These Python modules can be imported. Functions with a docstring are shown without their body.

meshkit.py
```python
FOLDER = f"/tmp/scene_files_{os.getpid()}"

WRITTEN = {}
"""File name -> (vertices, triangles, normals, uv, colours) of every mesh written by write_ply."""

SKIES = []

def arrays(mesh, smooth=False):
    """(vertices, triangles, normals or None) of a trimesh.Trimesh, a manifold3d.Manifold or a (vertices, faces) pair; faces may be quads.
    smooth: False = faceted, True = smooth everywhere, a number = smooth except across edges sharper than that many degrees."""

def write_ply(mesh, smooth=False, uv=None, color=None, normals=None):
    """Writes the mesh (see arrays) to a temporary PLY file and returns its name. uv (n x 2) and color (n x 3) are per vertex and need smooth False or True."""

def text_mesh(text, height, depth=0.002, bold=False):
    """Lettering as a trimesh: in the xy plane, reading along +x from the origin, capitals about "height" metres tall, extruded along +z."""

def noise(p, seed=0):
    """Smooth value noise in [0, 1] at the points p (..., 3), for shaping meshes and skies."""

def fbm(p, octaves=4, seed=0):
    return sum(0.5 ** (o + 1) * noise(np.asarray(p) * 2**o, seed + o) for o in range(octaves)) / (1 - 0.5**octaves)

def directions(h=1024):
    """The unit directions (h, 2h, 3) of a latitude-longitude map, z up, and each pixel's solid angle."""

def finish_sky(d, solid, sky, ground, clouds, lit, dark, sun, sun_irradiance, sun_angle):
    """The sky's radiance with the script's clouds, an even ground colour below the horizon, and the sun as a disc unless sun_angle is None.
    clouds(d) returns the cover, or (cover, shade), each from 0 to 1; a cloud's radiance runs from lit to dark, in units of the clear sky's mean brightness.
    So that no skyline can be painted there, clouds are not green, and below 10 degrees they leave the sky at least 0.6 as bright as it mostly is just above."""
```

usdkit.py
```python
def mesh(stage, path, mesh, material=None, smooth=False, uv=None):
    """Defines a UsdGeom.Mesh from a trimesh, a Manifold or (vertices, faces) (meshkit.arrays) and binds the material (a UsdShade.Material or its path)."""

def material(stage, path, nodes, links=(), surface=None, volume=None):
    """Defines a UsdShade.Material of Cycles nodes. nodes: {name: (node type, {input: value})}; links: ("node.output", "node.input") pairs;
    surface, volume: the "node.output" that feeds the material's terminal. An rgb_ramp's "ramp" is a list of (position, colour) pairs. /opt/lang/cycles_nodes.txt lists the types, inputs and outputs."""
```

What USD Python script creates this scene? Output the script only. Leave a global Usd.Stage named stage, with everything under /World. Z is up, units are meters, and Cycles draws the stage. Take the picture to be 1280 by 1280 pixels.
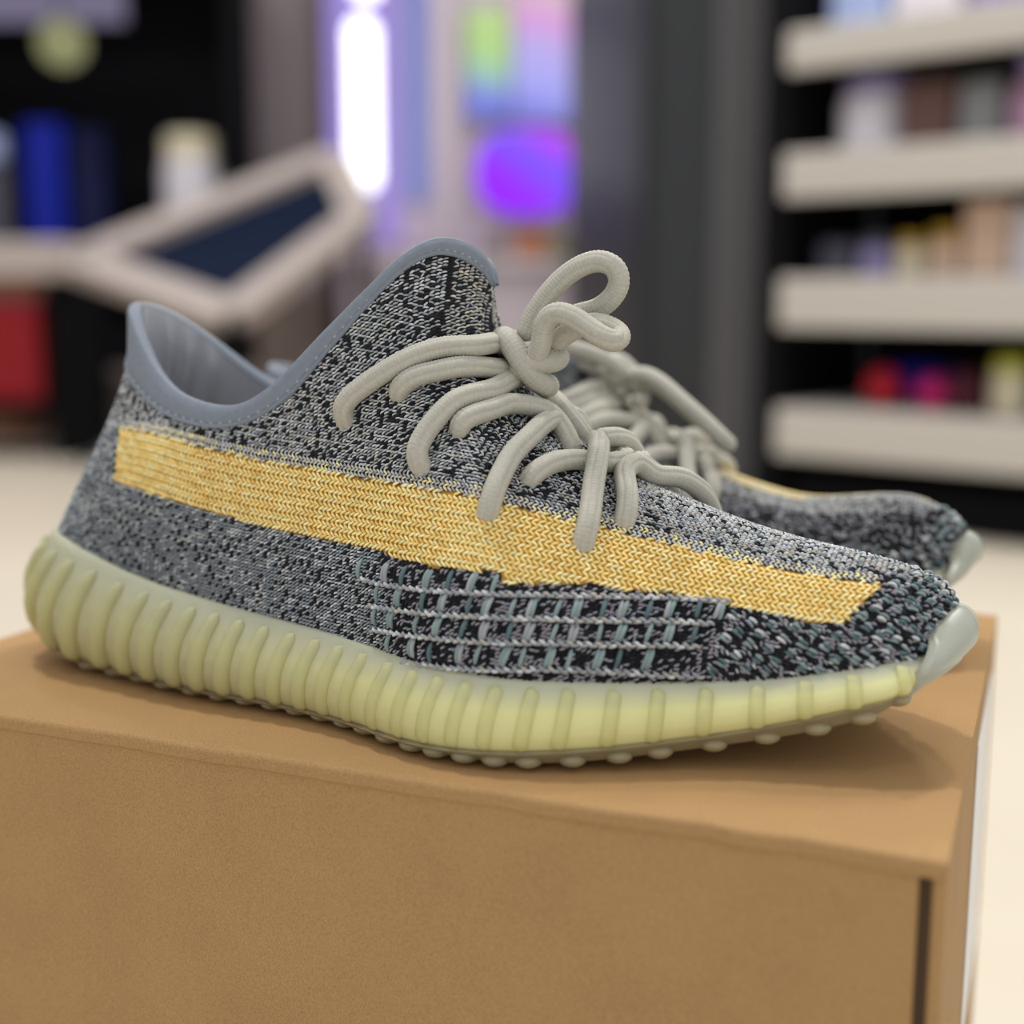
import math
import numpy as np
import trimesh
import manifold3d as m3
from scipy.interpolate import PchipInterpolator, CubicSpline, LinearNDInterpolator
from scipy.ndimage import gaussian_filter1d
from pxr import Usd, UsdGeom, UsdLux, UsdShade, Gf, Sdf, Vt
import usdkit
import meshkit

# ------------------------------------------------------------------ camera, sky, lights, exposure
stage = Usd.Stage.CreateInMemory()
UsdGeom.SetStageUpAxis(stage, UsdGeom.Tokens.z)
UsdGeom.SetStageMetersPerUnit(stage, 1.0)
UsdGeom.Xform.Define(stage, '/World')
UsdGeom.Scope.Define(stage, '/World/Looks')
F_PX, PITCH, EYE, TOP = 1640.0, math.atan(275 / 1640.0), 0.500, 0.375   # focal length in pixels of a 1280 frame; eye height; height of the box top
cam = UsdGeom.Camera.Define(stage, '/World/camera')
cam.AddTranslateOp().Set((0, 0, EYE))
cam.AddRotateXOp().Set(90 - math.degrees(PITCH))
cam.CreateHorizontalApertureAttr(36.0)
cam.CreateVerticalApertureAttr(36.0)
cam.CreateFocalLengthAttr(36.0 * F_PX / 1280)
cam.CreateClippingRangeAttr((0.02, 100.0))
cam.CreateFocusDistanceAttr(0.372)
cam.CreateFStopAttr(4.3)
cam.CreateExposureAttr(0.9)


def srgb(r, g, b):
    c = np.array([r, g, b], float) / 255
    return tuple(np.where(c <= .04045, c / 12.92, ((c + .055) / 1.055) ** 2.4))


dome = UsdLux.DomeLight.Define(stage, '/World/ambient_light')
dome.CreateColorAttr((.97, .98, 1.0))
dome.CreateIntensityAttr(0.14)
for k, (x, y, z, rad, power) in enumerate([(-.55, .95, 2.5, .10, 106.), (.75, 1.4, 2.6, .10, 76.), (.1, -.55, 2.6, .12, 10.), (-1.6, 3.2, 2.9, .20, 30.), (1.4, 2.0, 2.9, .20, 30.), (.2, 3.3, 2.9, .20, 22.)]):
    l = UsdLux.DiskLight.Define(stage, '/World/downlight' + (f'_{k:03d}' if k else ''))
    l.AddTranslateOp().Set((x, y, z))
    l.CreateRadiusAttr(rad)
    l.CreateColorAttr((1.0, .955, .885))
    l.CreateIntensityAttr(power)

# ------------------------------------------------------------------ helpers
used = {}


def numbered(parent, name):
    k = used.get((parent, name), 0)
    used[parent, name] = k + 1
    return f'{parent}/{name}' + (f'_{k:03d}' if k else '')


def tag(prim, label=None, cat=None, group=None, kind=None):
    for k, v in (('label', label), ('category', cat), ('group', group), ('kind', kind)):
        if v:
            prim.SetCustomDataByKey(k, v)
    return prim


def thing(name, label, cat, loc=(0, 0, 0), rz=0.0, group=None):
    x = UsdGeom.Xform.Define(stage, numbered('/World', name))
    x.AddTranslateOp().Set(tuple(float(c) for c in loc))
    x.AddRotateZOp().Set(float(rz))
    return tag(x.GetPrim(), label, cat, group)


def obj(name, mesh, mat, parent=None, smooth=35, colors=None, **kw):
    """one Mesh prim under parent (or /World); colors: per-vertex true colours of the yarn or rubber"""
    path = numbered(str(parent.GetPath()) if parent else '/World', name)
    m = usdkit.mesh(stage, path, mesh, M[mat], smooth=True if colors is not None else smooth)
    if colors is not None:
        UsdGeom.PrimvarsAPI(m).CreatePrimvar('tint', Sdf.ValueTypeNames.Color3fArray, 'vertex').Set(Vt.Vec3fArray.FromNumpy(np.asarray(colors, np.float32)))
    return tag(m.GetPrim(), **kw)


def grid_faces(n, m, closed=False, flip=False):
    i, j = np.meshgrid(np.arange(n if closed else n - 1), np.arange(m - 1), indexing='ij')
    a, b, c, d = i * m + j, ((i + 1) % n) * m + j, ((i + 1) % n) * m + j + 1, i * m + j + 1
    F = np.concatenate([np.stack([a, b, c], -1).reshape(-1, 3), np.stack([a, c, d], -1).reshape(-1, 3)])
    return F[:, ::-1] if flip else F


def join(parts):
    V, F, n = [], [], 0
    for v, f in parts:
        V.append(np.asarray(v)); F.append(np.asarray(f) + n); n += len(v)
    return np.vstack(V), np.vstack(F)


def tm(parts):
    """several (v, f) or trimesh shapes as one (v, f)"""
    return join([(p.vertices, p.faces) if hasattr(p, 'vertices') else p for p in parts])


def rbox(sx, sy, sz, r=.004, loc=(0, 0, 0), rz=0.0, seg=8):
    """a box with rounded edges, centred on x and y, standing on z = 0"""
    s = m3.Manifold.sphere(r, seg)
    pts = [s.translate([x * (sx / 2 - r), y * (sy / 2 - r), z]) for x in (-1, 1) for y in (-1, 1) for z in (r, sz - r)]
    b = m3.Manifold.batch_hull(pts).rotate([0, 0, rz]).translate(list(loc)).to_mesh()
    return np.array(b.vert_properties[:, :3]), np.array(b.tri_verts)


def lathe(profile, n=28, loc=(0, 0, 0)):
    P = np.array(profile, float)
    t = np.linspace(0, 2 * np.pi, n, endpoint=False)
    V = np.stack([P[None, :, 0] * np.cos(t)[:, None], P[None, :, 0] * np.sin(t)[:, None], np.repeat(P[None, :, 1], n, 0)], -1).reshape(-1, 3)
    return V + np.array(loc), grid_faces(n, len(P), closed=True)


def bar(a, b, w, h, up=(0, 0, 1)):
    """a square-section bar from a to b, w wide and h along up"""
    a, b, up = (np.array(q, float) for q in (a, b, up))
    d = b - a; d /= np.linalg.norm(d)
    s = np.cross(d, up); s /= np.linalg.norm(s); u = np.cross(s, d)
    V = np.array([p + s * i * w / 2 + u * j * h / 2 for p in (a, b) for i, j in ((-1, -1), (1, -1), (1, 1), (-1, 1))])
    F = [(0, 2, 1), (0, 3, 2), (4, 5, 6), (4, 6, 7)]
    for k in range(4):
        l = (k + 1) % 4
        F += [(k, l, l + 4), (k, l + 4, k + 4)]
    return V, np.array(F)


def resample(P, step):
    P = np.asarray(P, float)
    a = np.r_[0, np.cumsum(np.linalg.norm(np.diff(P, axis=0), axis=1))]
    sp = CubicSpline(a, P)
    d = sp(np.linspace(0, a[-1], 400)); L = np.r_[0, np.cumsum(np.linalg.norm(np.diff(d, axis=0), axis=1))]
    n = max(4, int(L[-1] / step))
    return np.stack([np.interp(np.linspace(0, L[-1], n), L, d[:, k]) for k in range(3)], 1)


def tube(P, r, K=16, step=.001, ref=(0, -1, 0), braid=0.0, groove=0.0, taper=True, close=False):
    """a rope along the points P; ref: the side that faces outwards; braid and groove give woven relief"""
    ref = np.asarray(ref, float)
    Q = resample(P, step)
    T = np.gradient(Q, axis=0); T /= np.linalg.norm(T, axis=1)[:, None]
    if ref.ndim == 1:
        ref = np.repeat(ref[None], len(Q), 0)
    else:
        ref = np.stack([np.interp(np.linspace(0, 1, len(Q)), np.linspace(0, 1, len(ref)), ref[:, k]) for k in range(3)], 1)
    N = ref - (ref * T).sum(1)[:, None] * T
    N = gaussian_filter1d(N, max(1, .004 / step), axis=0, mode='nearest')
    N -= (N * T).sum(1)[:, None] * T
    N /= np.maximum(np.linalg.norm(N, axis=1), 1e-9)[:, None]
    B = np.cross(T, N)
    ph = np.linspace(0, 2 * np.pi, K, endpoint=False)
    s = np.arange(len(Q)) * step
    rr = np.full((len(Q), K), r)
    if braid:
        w = 2 * np.pi / .0019
        rr = rr * (1 + braid * np.cos(9 * ph[None] + w * s[:, None]) * np.cos(9 * ph[None] - w * s[:, None]))
    if groove:
        for c in (-.55, .55):
            dd = (ph - c + np.pi) % (2 * np.pi) - np.pi
            rr = rr * (1 - groove * np.exp(-(dd / .16) ** 2))[None]
    if taper:
        e = np.minimum(np.arange(len(Q)), np.arange(len(Q))[::-1]) * step / r
        rr = rr * np.sqrt(np.clip(1 - np.clip(1 - e, 0, 1) ** 2, .02, 1))[:, None]
    V = Q[:, None] + rr[..., None] * (np.cos(ph)[None, :, None] * N[:, None] + np.sin(ph)[None, :, None] * B[:, None])
    F = grid_faces(len(Q), K)
    i = np.arange(len(Q) - 1)
    w_ = np.concatenate([np.stack([i * K + K - 1, (i + 1) * K + K - 1, (i + 1) * K], 1), np.stack([i * K + K - 1, (i + 1) * K, i * K], 1)])
    return V.reshape(-1, 3), np.vstack([F, w_])[:, ::-1]


# ------------------------------------------------------------------ materials
M = {}


def mat(name, nodes, links, surface='p.BSDF'):
    M[name] = usdkit.material(stage, '/World/Looks/' + name, nodes, links, surface=surface)


def plain(name, color, rough=.5, noise=0.0, scale=20.0, metal=0.0, spec=.5, bump=0.0, coat=0.0):
    """a painted, moulded or woven surface: an even colour with slight unevenness"""
    n = {'p': ('principled_bsdf', dict(base_color=color, roughness=rough, metallic=metal, specular_ior_level=spec, coat_weight=coat))}
    l = []
    if noise or bump:
        n['g'] = ('geometry', {})
        n['n'] = ('noise_texture', dict(scale=scale, detail=4.0))
        l.append(('g.position', 'n.vector'))
    if noise:
        c = np.array(color)
        n['r'] = ('rgb_ramp', dict(ramp=[(.3, tuple(c * (1 - noise))), (.7, tuple(np.minimum(c * (1 + noise), 1)))]))
        l += [('n.fac', 'r.fac'), ('r.color', 'p.base_color')]
    if bump:
        n['b'] = ('bump', dict(strength=bump, distance=.001))
        l += [('n.fac', 'b.height'), ('b.normal', 'p.normal')]
    mat(name, n, l)


def glow(name, color, strength):
    mat(name, {'e': ('emission', dict(color=color, strength=strength))}, [], 'e.emission')


mat('yarn', {'a': ('attribute', dict(attribute='tint')), 'p': ('principled_bsdf', dict(roughness=.8, specular_ior_level=.25, sheen_weight=.08, sheen_roughness=.5))}, [('a.color', 'p.base_color')])
mat('rubber', {'a': ('attribute', dict(attribute='tint')), 'g': ('geometry', {}), 'n': ('noise_texture', dict(scale=420.0, detail=3.0)), 'b': ('bump', dict(strength=.12, distance=.0006)),
               'p': ('principled_bsdf', dict(roughness=.42, specular_ior_level=.4, subsurface_weight=.40, subsurface_scale=.0022, subsurface_radius=(1.0, .9, .5)))},
    [('a.color', 'p.base_color'), ('g.position', 'n.vector'), ('n.fac', 'b.height'), ('b.normal', 'p.normal')])
mat('toe_rubber', {'g': ('geometry', {}), 'n': ('noise_texture', dict(scale=300.0, detail=3.0)), 'b': ('bump', dict(strength=.1, distance=.0006)),
                   'p': ('principled_bsdf', dict(base_color=srgb(158, 162, 150), roughness=.33, specular_ior_level=.45, subsurface_weight=.5, subsurface_scale=.004, subsurface_radius=(1.0, .95, .8)))},
    [('g.position', 'n.vector'), ('n.fac', 'b.height'), ('b.normal', 'p.normal')])
mat('outsole_rubber', {'g': ('geometry', {}), 'n': ('noise_texture', dict(scale=300.0, detail=3.0)), 'b': ('bump', dict(strength=.15, distance=.0006)),
                       'p': ('principled_bsdf', dict(base_color=srgb(156, 145, 112), roughness=.38, specular_ior_level=.4, subsurface_weight=.4, subsurface_scale=.003, subsurface_radius=(1.0, .85, .5)))},
    [('g.position', 'n.vector'), ('n.fac', 'b.height'), ('b.normal', 'p.normal')])
plain('lace_rope', srgb(190, 187, 175), .75, .06, 900.0, spec=.2)
plain('binding_fabric', srgb(128, 136, 148), .7, .05, 500.0, spec=.25, bump=.25)
plain('lining_fabric', srgb(176, 178, 184), .6, .05, 600.0, spec=.3, bump=.2)
plain('insole_foam', srgb(70, 72, 78), .9)
plain('thread_light', srgb(160, 164, 170), .7)
# cardboard: short fibres, specks and a faint mottling
mat('cardboard', {'g': ('geometry', {}), 'm': ('mapping', dict(scale=(1.0, 1.0, .8))), 'n1': ('noise_texture', dict(scale=2200.0, detail=3.0)), 'n2': ('noise_texture', dict(scale=34.0, detail=6.0)),
                  'v': ('voronoi_texture', dict(scale=210.0)), 'r1': ('rgb_ramp', dict(ramp=[(.30, srgb(160, 124, 80)), (.70, srgb(186, 149, 102))])), 'r2': ('rgb_ramp', dict(ramp=[(.35, (.94, .94, .95)), (.65, (1, 1, 1))])),
                  'r3': ('rgb_ramp', dict(ramp=[(.035, (.42, .36, .30)), (.06, (1, 1, 1))])), 'm1': ('mix', dict(mix_type='multiply', fac=1.0)), 'm2': ('mix', dict(mix_type='multiply', fac=.55)),
                  'b': ('bump', dict(strength=.10, distance=.0003)), 'p': ('principled_bsdf', dict(roughness=.75, specular_ior_level=.25))},
    [('g.position', 'm.vector'), ('m.vector', 'n1.vector'), ('g.position', 'n2.vector'), ('g.position', 'v.vector'), ('n1.fac', 'r1.fac'), ('n2.fac', 'r2.fac'), ('v.distance', 'r3.fac'),
     ('r1.color', 'm1.color1'), ('r2.color', 'm1.color2'), ('m1.color', 'm2.color1'), ('r3.color', 'm2.color2'), ('m2.color', 'p.base_color'), ('n1.fac', 'b.height'), ('b.normal', 'p.normal')])
plain('box_inside', srgb(84, 66, 48), .9)
plain('white_label', srgb(232, 230, 226), .5)

# ------------------------------------------------------------------ the sneaker's shape (metres, shoe frame: x heel->toe, y lateral(-)/medial(+), z up)
LAT=np.array([(.006,0),(.0072,-.010),(.0125,-.0200),(.0225,-.0275),(.036,-.0318),(.050,-.0337),(.063,-.0362),(.075,-.0386),(.088,-.0405),(.098,-.0414),(.108,-.0417),(.118,-.0424),(.127,-.0436),(.137,-.0453),(.146,-.0475),(.155,-.0505),(.164,-.0543),(.173,-.0573),(.182,-.0591),(.191,-.0596),(.200,-.0588),(.209,-.0563),(.220,-.0515),(.231,-.0460),(.2405,-.0410),(.253,-.0355),(.266,-.0312),(.2785,-.0279),(.290,-.0238),(.299,-.0185),(.3055,-.0110),(.309,-.002),(.310,.006)])
MED=np.array([(.006,0),(.0072,.010),(.0125,.0200),(.0225,.0278),(.036,.0322),(.050,.034),(.08,.034),(.11,.033),(.14,.0345),(.17,.040),(.20,.046),(.225,.0485),(.25,.0475),(.27,.0435),(.288,.0360),(.300,.0255),(.3065,.0160),(.310,.006)])
def _arc(P): return np.r_[0,np.cumsum(np.linalg.norm(np.diff(P,axis=0),axis=1))]
class Outline:
    """one side of the sole's plan outline by arc length from the heel"""
    def __init__(s,P,side):
        a=_arc(P); n=np.array([0.,side])
        sp=CubicSpline(a,P,bc_type=((1,n),(1,-n)))
        t=np.linspace(0,a[-1],1500); Q=sp(t)
        k=np.exp(-.5*(np.arange(-40,41)/14.)**2); k/=k.sum()
        if True:
            ext=np.vstack([Q[1:41][::-1]*[1,-1]+0*Q[0],Q,Q[-41:-1][::-1]*[1,-1]+[0,2*Q[-1,1]]])
            Q=np.stack([np.convolve(ext[:,i],k,'valid') for i in (0,1)],1)
        s.a=_arc(Q); s.Q=Q; s.L=s.a[-1]; s.side=side
        d=np.gradient(Q,axis=0); d/=np.linalg.norm(d,axis=1)[:,None]
        s.N=np.stack([-d[:,1],d[:,0]],1)*side; s.N=s.N if (s.N[700,1]*side>0) else -s.N
    def __call__(s,a): return np.stack([np.interp(a,s.a,s.Q[:,0]),np.interp(a,s.a,s.Q[:,1])],-1)
    def normal(s,a):
        n=np.stack([np.interp(a,s.a,s.N[:,0]),np.interp(a,s.a,s.N[:,1])],-1); return n/np.linalg.norm(n,axis=-1,keepdims=True)
    def at_x(s,x):
        i=np.argmax(s.Q[:,0]); return np.interp(x,s.Q[:i+1,0],s.a[:i+1])
OL={-1:Outline(LAT,-1),1:Outline(MED,1)}
_zt=np.array([(0,.0445),(.02,.0435),(.035,.0410),(.048,.0380),(.059,.0358),(.071,.0340),(.088,.0321),(.103,.0303),(.117,.0287),(.132,.0275),(.15,.0265),(.17,.0257),(.1846,.0251),(.1967,.0246),(.21,.0240),(.224,.0235),(.238,.0232),(.251,.0234),(.265,.0244),(.278,.0264),(.2915,.0285),(.302,.0299),(.312,.0305)])
_zm=np.array([(0,.012),(.012,.008),(.025,.005),(.04,.0035),(.06,.003),(.138,.003),(.17,.0036),(.183,.0040),(.198,.0047),(.212,.0054),(.225,.0062),(.239,.0076),(.259,.0108),(.279,.0160),(.292,.0197),(.301,.0222),(.312,.0250)])
ztop=PchipInterpolator(*_zt.T); zmid=PchipInterpolator(*_zm.T)
def zout(x): return np.where(x<.045,4.0*np.maximum(.045-x,0)**2,1.8*np.maximum(x-.204,0)**2)
def lat_at(x,side=-1): 
    o=OL[side]; return o.at_x(x)
# upper stations: bottom position (x on outline; negative = arc length), top point, P1 offset (out,up), P2 offset (dx,dy,dz)
ST=[(-0.0,(.0395,0,.1200),(-.0135,.0210),(.0055,0,-.026)),
(-.018,(.0445,-.0080,.1180),(-.0095,.023),(.0035,-.003,-.024)),
(-.036,(.0565,-.0165,.1060),(-.0060,.020),(.000,-.004,-.018)),
(.050,(.069,-.0225,.0955),(-.0010,.018),(-.002,-.005,-.014)),
(.075,(.082,-.0265,.0905),(.0000,.018),(-.001,-.005,-.014)),
(.100,(.0975,-.0285,.0885),(.0000,.018),(.000,-.005,-.014)),
(.120,(.112,-.0290,.0942),(.0000,.020),(.000,-.004,-.018)),
(.135,(.1265,-.0283,.1075),(.0000,.024),(-.001,-.003,-.024)),
(.148,(.138,-.0260,.1186),(.0000,.028),(-.001,-.003,-.030)),
(.158,(.147,-.0235,.1275),(.0000,.031),(-.001,-.003,-.034)),
(.167,(.1545,-.0195,.1350),(.0005,.034),(-.001,-.004,-.036)),
(.176,(.1620,-.0130,.1395),(.0010,.036),(-.001,-.006,-.038)),
(.185,(.1685,-.0065,.1375),(.0010,.036),(-.002,-.009,-.034)),
(.194,(.1730,-.0008,.1308),(.0010,.036),(-.004,-.013,-.022)),
(.200,(.1735,0,.1190),(.0010,.034),(-.005,-.017,-.010)),
(.206,(.1750,0,.1075),(.0010,.032),(-.005,-.019,-.006)),
(.213,(.1850,0,.0960),(.0010,.030),(-.004,-.020,-.004)),
(.222,(.1985,0,.0825),(.0010,.026),(-.002,-.021,-.003)),
(.232,(.2150,.001,.0725),(.0010,.022),(.000,-.021,-.002)),
(.2445,(.234,.002,.0650),(.0010,.019),(.000,-.021,-.001)),
(.2595,(.254,.004,.0583),(.0010,.016),(.000,-.020,-.001)),
(.275,(.272,.0055,.0547),(.0008,.013),(.000,-.018,-.001)),
(.288,(.288,.007,.0520),(.0005,.011),(.001,-.015,-.001)),
(.298,(.2985,.008,.0492),(.0003,.009),(.001,-.010,-.001)),
(.3045,(.3045,.0085,.0460),(.0000,.007),(.001,-.006,-.001)),
(.3085,(.3075,.0085,.0420),(.0000,.005),(.001,-.003,-.001)),
(9,(.3085,.0075,.0370),(-.0005,.003),(.0005,-.0005,-.001))]
INSET=.0038
def upper_grid(side,nu=400,nv=90,shrink=0.,slouch=False):
    o=OL[side]; n=len(ST); k=np.arange(n)
    aB=np.array([(-b if b<=0 else (o.L if b>1 else float(o.at_x(b)))) for b,_,_,_ in ST])
    if side>0: aB=aB  # by x on the medial outline
    T=np.array([t for _,t,_,_ in ST]); p1=np.array([q for _,_,q,_ in ST]); p2=np.array([q for _,_,_,q in ST])
    if slouch:   # the second shoe's soft collar has sunk and its vamp lies flatter
        T=T.copy(); hi=T[:,2]>.07; T[hi,2]=.07+(T[hi,2]-.07)*.45; p2=p2.copy(); p2[:,2]*=np.where(hi,.5,1)
        T[:,2]-=np.interp(T[:,0],[.17,.19,.215,.245,.265,.284,.30],[0,.006,.0125,.0125,.0065,-.0012,0])*(k>=13)
    if side>0:
        ridge=np.array([0]*14+[1]*(n-14)); T=T.copy(); T[:,1]=np.where(ridge==1,T[:,1],-T[:,1]); T[1:4,2]+=[.0006,.004,.003]; T[9:13,2]-=[.002,.004,.005,.003]; T[10:13,0]-=[.002,.004,.002]; p2=p2*[1,-1,1]; p2[12:16,0]-=[.004,.006,.006,.004]
    u=np.linspace(0,n-1,nu); f=lambda A: PchipInterpolator(k,A)(u)
    aBu=f(aB); xy=o(aBu); N=o.normal(aBu)
    # exactly on the mid plane at both ends
    z=ztop(np.clip(xy[:,0],0,.312))-.0015
    B=np.c_[xy-N*(INSET+shrink),z]
    Tu=f(T); q1=f(p1); q2=f(p2)
    P1=B+np.c_[N*q1[:,:1],q1[:,1]]; P2=Tu+q2
    v=np.linspace(0,1,nv)[None,:,None]
    G=(1-v)**3*B[:,None]+3*v*(1-v)**2*P1[:,None]+3*v*v*(1-v)*P2[:,None]+v**3*Tu[:,None]
    m=nu//8; sg=nu/400*6.0
    ext=np.concatenate([G[1:m+1][::-1]*[1,-1,1],G,np.repeat(G[-1:],m,0)],0)
    sm=gaussian_filter1d(ext,sg,axis=0)[m:-m]
    w=np.clip(np.arange(nu)[::-1]/(.06*nu),0,1)[:,None,None]
    return G*(1-w)+sm*w
def midsole_profile(x):
    """rows of (fraction of height, outward offset) at x: heel bulges more"""
    h=np.clip((.20-x)/.14,0,1); h=h*h*(3-2*h); hb=np.clip((.05-x)/.05,0,1)
    fr=np.array([0,.10,.25,.42,.6,.78,.92,1.0])
    off=np.array([-.0005,.0008,.0016,.0016,.0008,-.0008,-.0023,-.0032])[None]*(1-h)[:,None]+np.array([-.0005,.0022,.0042,.0050,.0043,.0022,-.0004,-.0022])[None]*h[:,None]
    off=off+hb[:,None]*np.array([-.001,.000,.001,.0012,.0008,.000,-.0006,-.001])[None]
    tb=np.clip((x-.295)/.016,0,1)[:,None]; off=off-tb*.0065*(1-fr[None])**1.6
    return fr,off

class Surf:
    """one half of the upper with its knit coordinates: a along the shoe, q up the side (arc lengths)"""
    def __init__(s,side,nu=400,nv=90,slouch=False):
        s.G=G=upper_grid(side,nu,nv,slouch=slouch); s.side=side; s.nu,s.nv=nu,nv
        k=int(.45*nv); s.a=_arc(G[:,k])
        s.q=G[:,:1,2]+np.concatenate([np.zeros((nu,1)),np.cumsum(np.linalg.norm(np.diff(G,axis=1),axis=2),axis=1)],1)
        du=np.gradient(G,axis=0); dv=np.gradient(G,axis=1)
        n=np.cross(du,dv); n=n*(1 if side<0 else -1); l=np.linalg.norm(n,axis=2,keepdims=True); n=n/np.maximum(l,1e-12)
        for i in (0,1,2): n[i]=n[3]
        n[0,:,1]=0; n/=np.maximum(np.linalg.norm(n,axis=2,keepdims=True),1e-9)
        s.n=n
        xm=G[:,k,0]; o_=np.argsort(xm); xs=np.linspace(.0,.312,320); ax=gaussian_filter1d(np.interp(xs,xm[o_],s.a[o_]),14,mode='nearest')
        w=np.clip((G[...,0]-.060)/.030,0,1)*np.clip((.290-G[...,0])/.025,0,1); w=w*w*(3-2*w); wz=np.clip((.122-G[...,2])/.034,0,1); w=w*np.where(G[...,0]>.12,wz*wz*(3-2*wz),1)
        s.A=np.repeat(s.a[:,None],nv,1)*(1-w)+np.interp(G[...,0],xs,ax)*w
        uu,vv=np.meshgrid(np.arange(nu),np.arange(nv),indexing='ij'); st=(slice(None,None,2),slice(None,None,2))
        s.inv=LinearNDInterpolator(np.c_[s.A[st].ravel(),s.q[st].ravel()],np.c_[uu[st].ravel(),vv[st].ravel()].astype(float))
    def v_at(s,a,q):
        """(u index, v index, inside) of knit coordinates"""
        r=s.inv(np.c_[a,q]); ok=~np.isnan(r[:,0]); r=np.nan_to_num(r)
        return r[:,0],r[:,1],ok
    def ev(s,A,ui,vi):
        i=np.clip(ui.astype(int),0,s.nu-2); j=np.clip(vi.astype(int),0,s.nv-2); f=(ui-i)[:,None]; g=(vi-j)[:,None]
        return A[i,j]*(1-f)*(1-g)+A[i+1,j]*f*(1-g)+A[i,j+1]*(1-f)*g+A[i+1,j+1]*f*g


# ------------------------------------------------------------------ where things stand
def at(px, py, Y):
    """the point of the room at distance Y in front of the camera's place that lies in direction (px, py)"""
    c, s = math.cos(PITCH), math.sin(PITCH)
    x, u = (px - 640) / F_PX, -(py - 640) / F_PX
    d = np.array([x, c + u * s, u * c - s])
    return np.array([0, 0, EYE]) + d * (Y / d[1])


def size(px, Y):
    return px / F_PX * Y * 1.03


# ------------------------------------------------------------------ the room
mat('floor_tile', {'g': ('geometry', {}), 'n': ('noise_texture', dict(scale=1.6, detail=5.0)), 'r': ('rgb_ramp', dict(ramp=[(.3, srgb(214, 203, 184)), (.7, srgb(228, 219, 202))])), 'p': ('principled_bsdf', dict(roughness=.32, specular_ior_level=.45))},
    [('g.position', 'n.vector'), ('n.fac', 'r.fac'), ('r.color', 'p.base_color')])
plain('wall_dark', srgb(30, 29, 34), .7)
plain('wall_grey', srgb(138, 126, 130), .7, .05, 2.0)
plain('wall_lilac', srgb(205, 190, 208), .55)
plain('black_panel', srgb(11, 11, 15), .8, spec=.12)
plain('black_gloss', srgb(38, 40, 42), .35, spec=.4)
plain('grey_metal', srgb(104, 102, 106), .45)
plain('shelf_white', srgb(186, 181, 174), .45)
plain('bench_white', srgb(172, 160, 155), .5)
plain('navy_panel', srgb(12, 24, 48), .8, spec=.1)
plain('taupe_panel', srgb(128, 114, 110), .6)
plain('plinth_brown', srgb(104, 92, 88), .6)
plain('counter_lilac', srgb(200, 188, 198), .45)
for n_, c_ in dict(blue_pack=(4, 28, 150), navy_pack=(6, 14, 62), cream_pack=(226, 216, 188), white_pack=(226, 222, 232), pale_blue=(170, 186, 232), brown_pack=(112, 84, 80), grey_pack=(140, 142, 144), lavender_pack=(150, 140, 190),
                   pink_pack=(190, 150, 180), slate_pack=(84, 84, 98), yellow_lid=(196, 158, 50), sand_pack=(220, 190, 168), red_pack=(190, 34, 52), royal_pack=(30, 40, 170), magenta_pack=(206, 40, 120), maroon_pack=(76, 28, 42),
                   lime_lid=(196, 196, 70), orange_pack=(176, 104, 48), olive_pack=(110, 116, 60), rust_pack=(150, 100, 74), crimson_pack=(150, 26, 36), plum_pack=(120, 60, 76)).items():
    plain(n_, srgb(*c_), .6, spec=.25)
glow('tube_white', (.93, .92, 1.0), 1.6)
glow('lilac_light', srgb(166, 146, 226), .50)
glow('blue_light', srgb(140, 150, 216), .45)
glow('globe_light', srgb(160, 160, 118), .42)
glow('header_light', srgb(140, 132, 160), .36)


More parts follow.
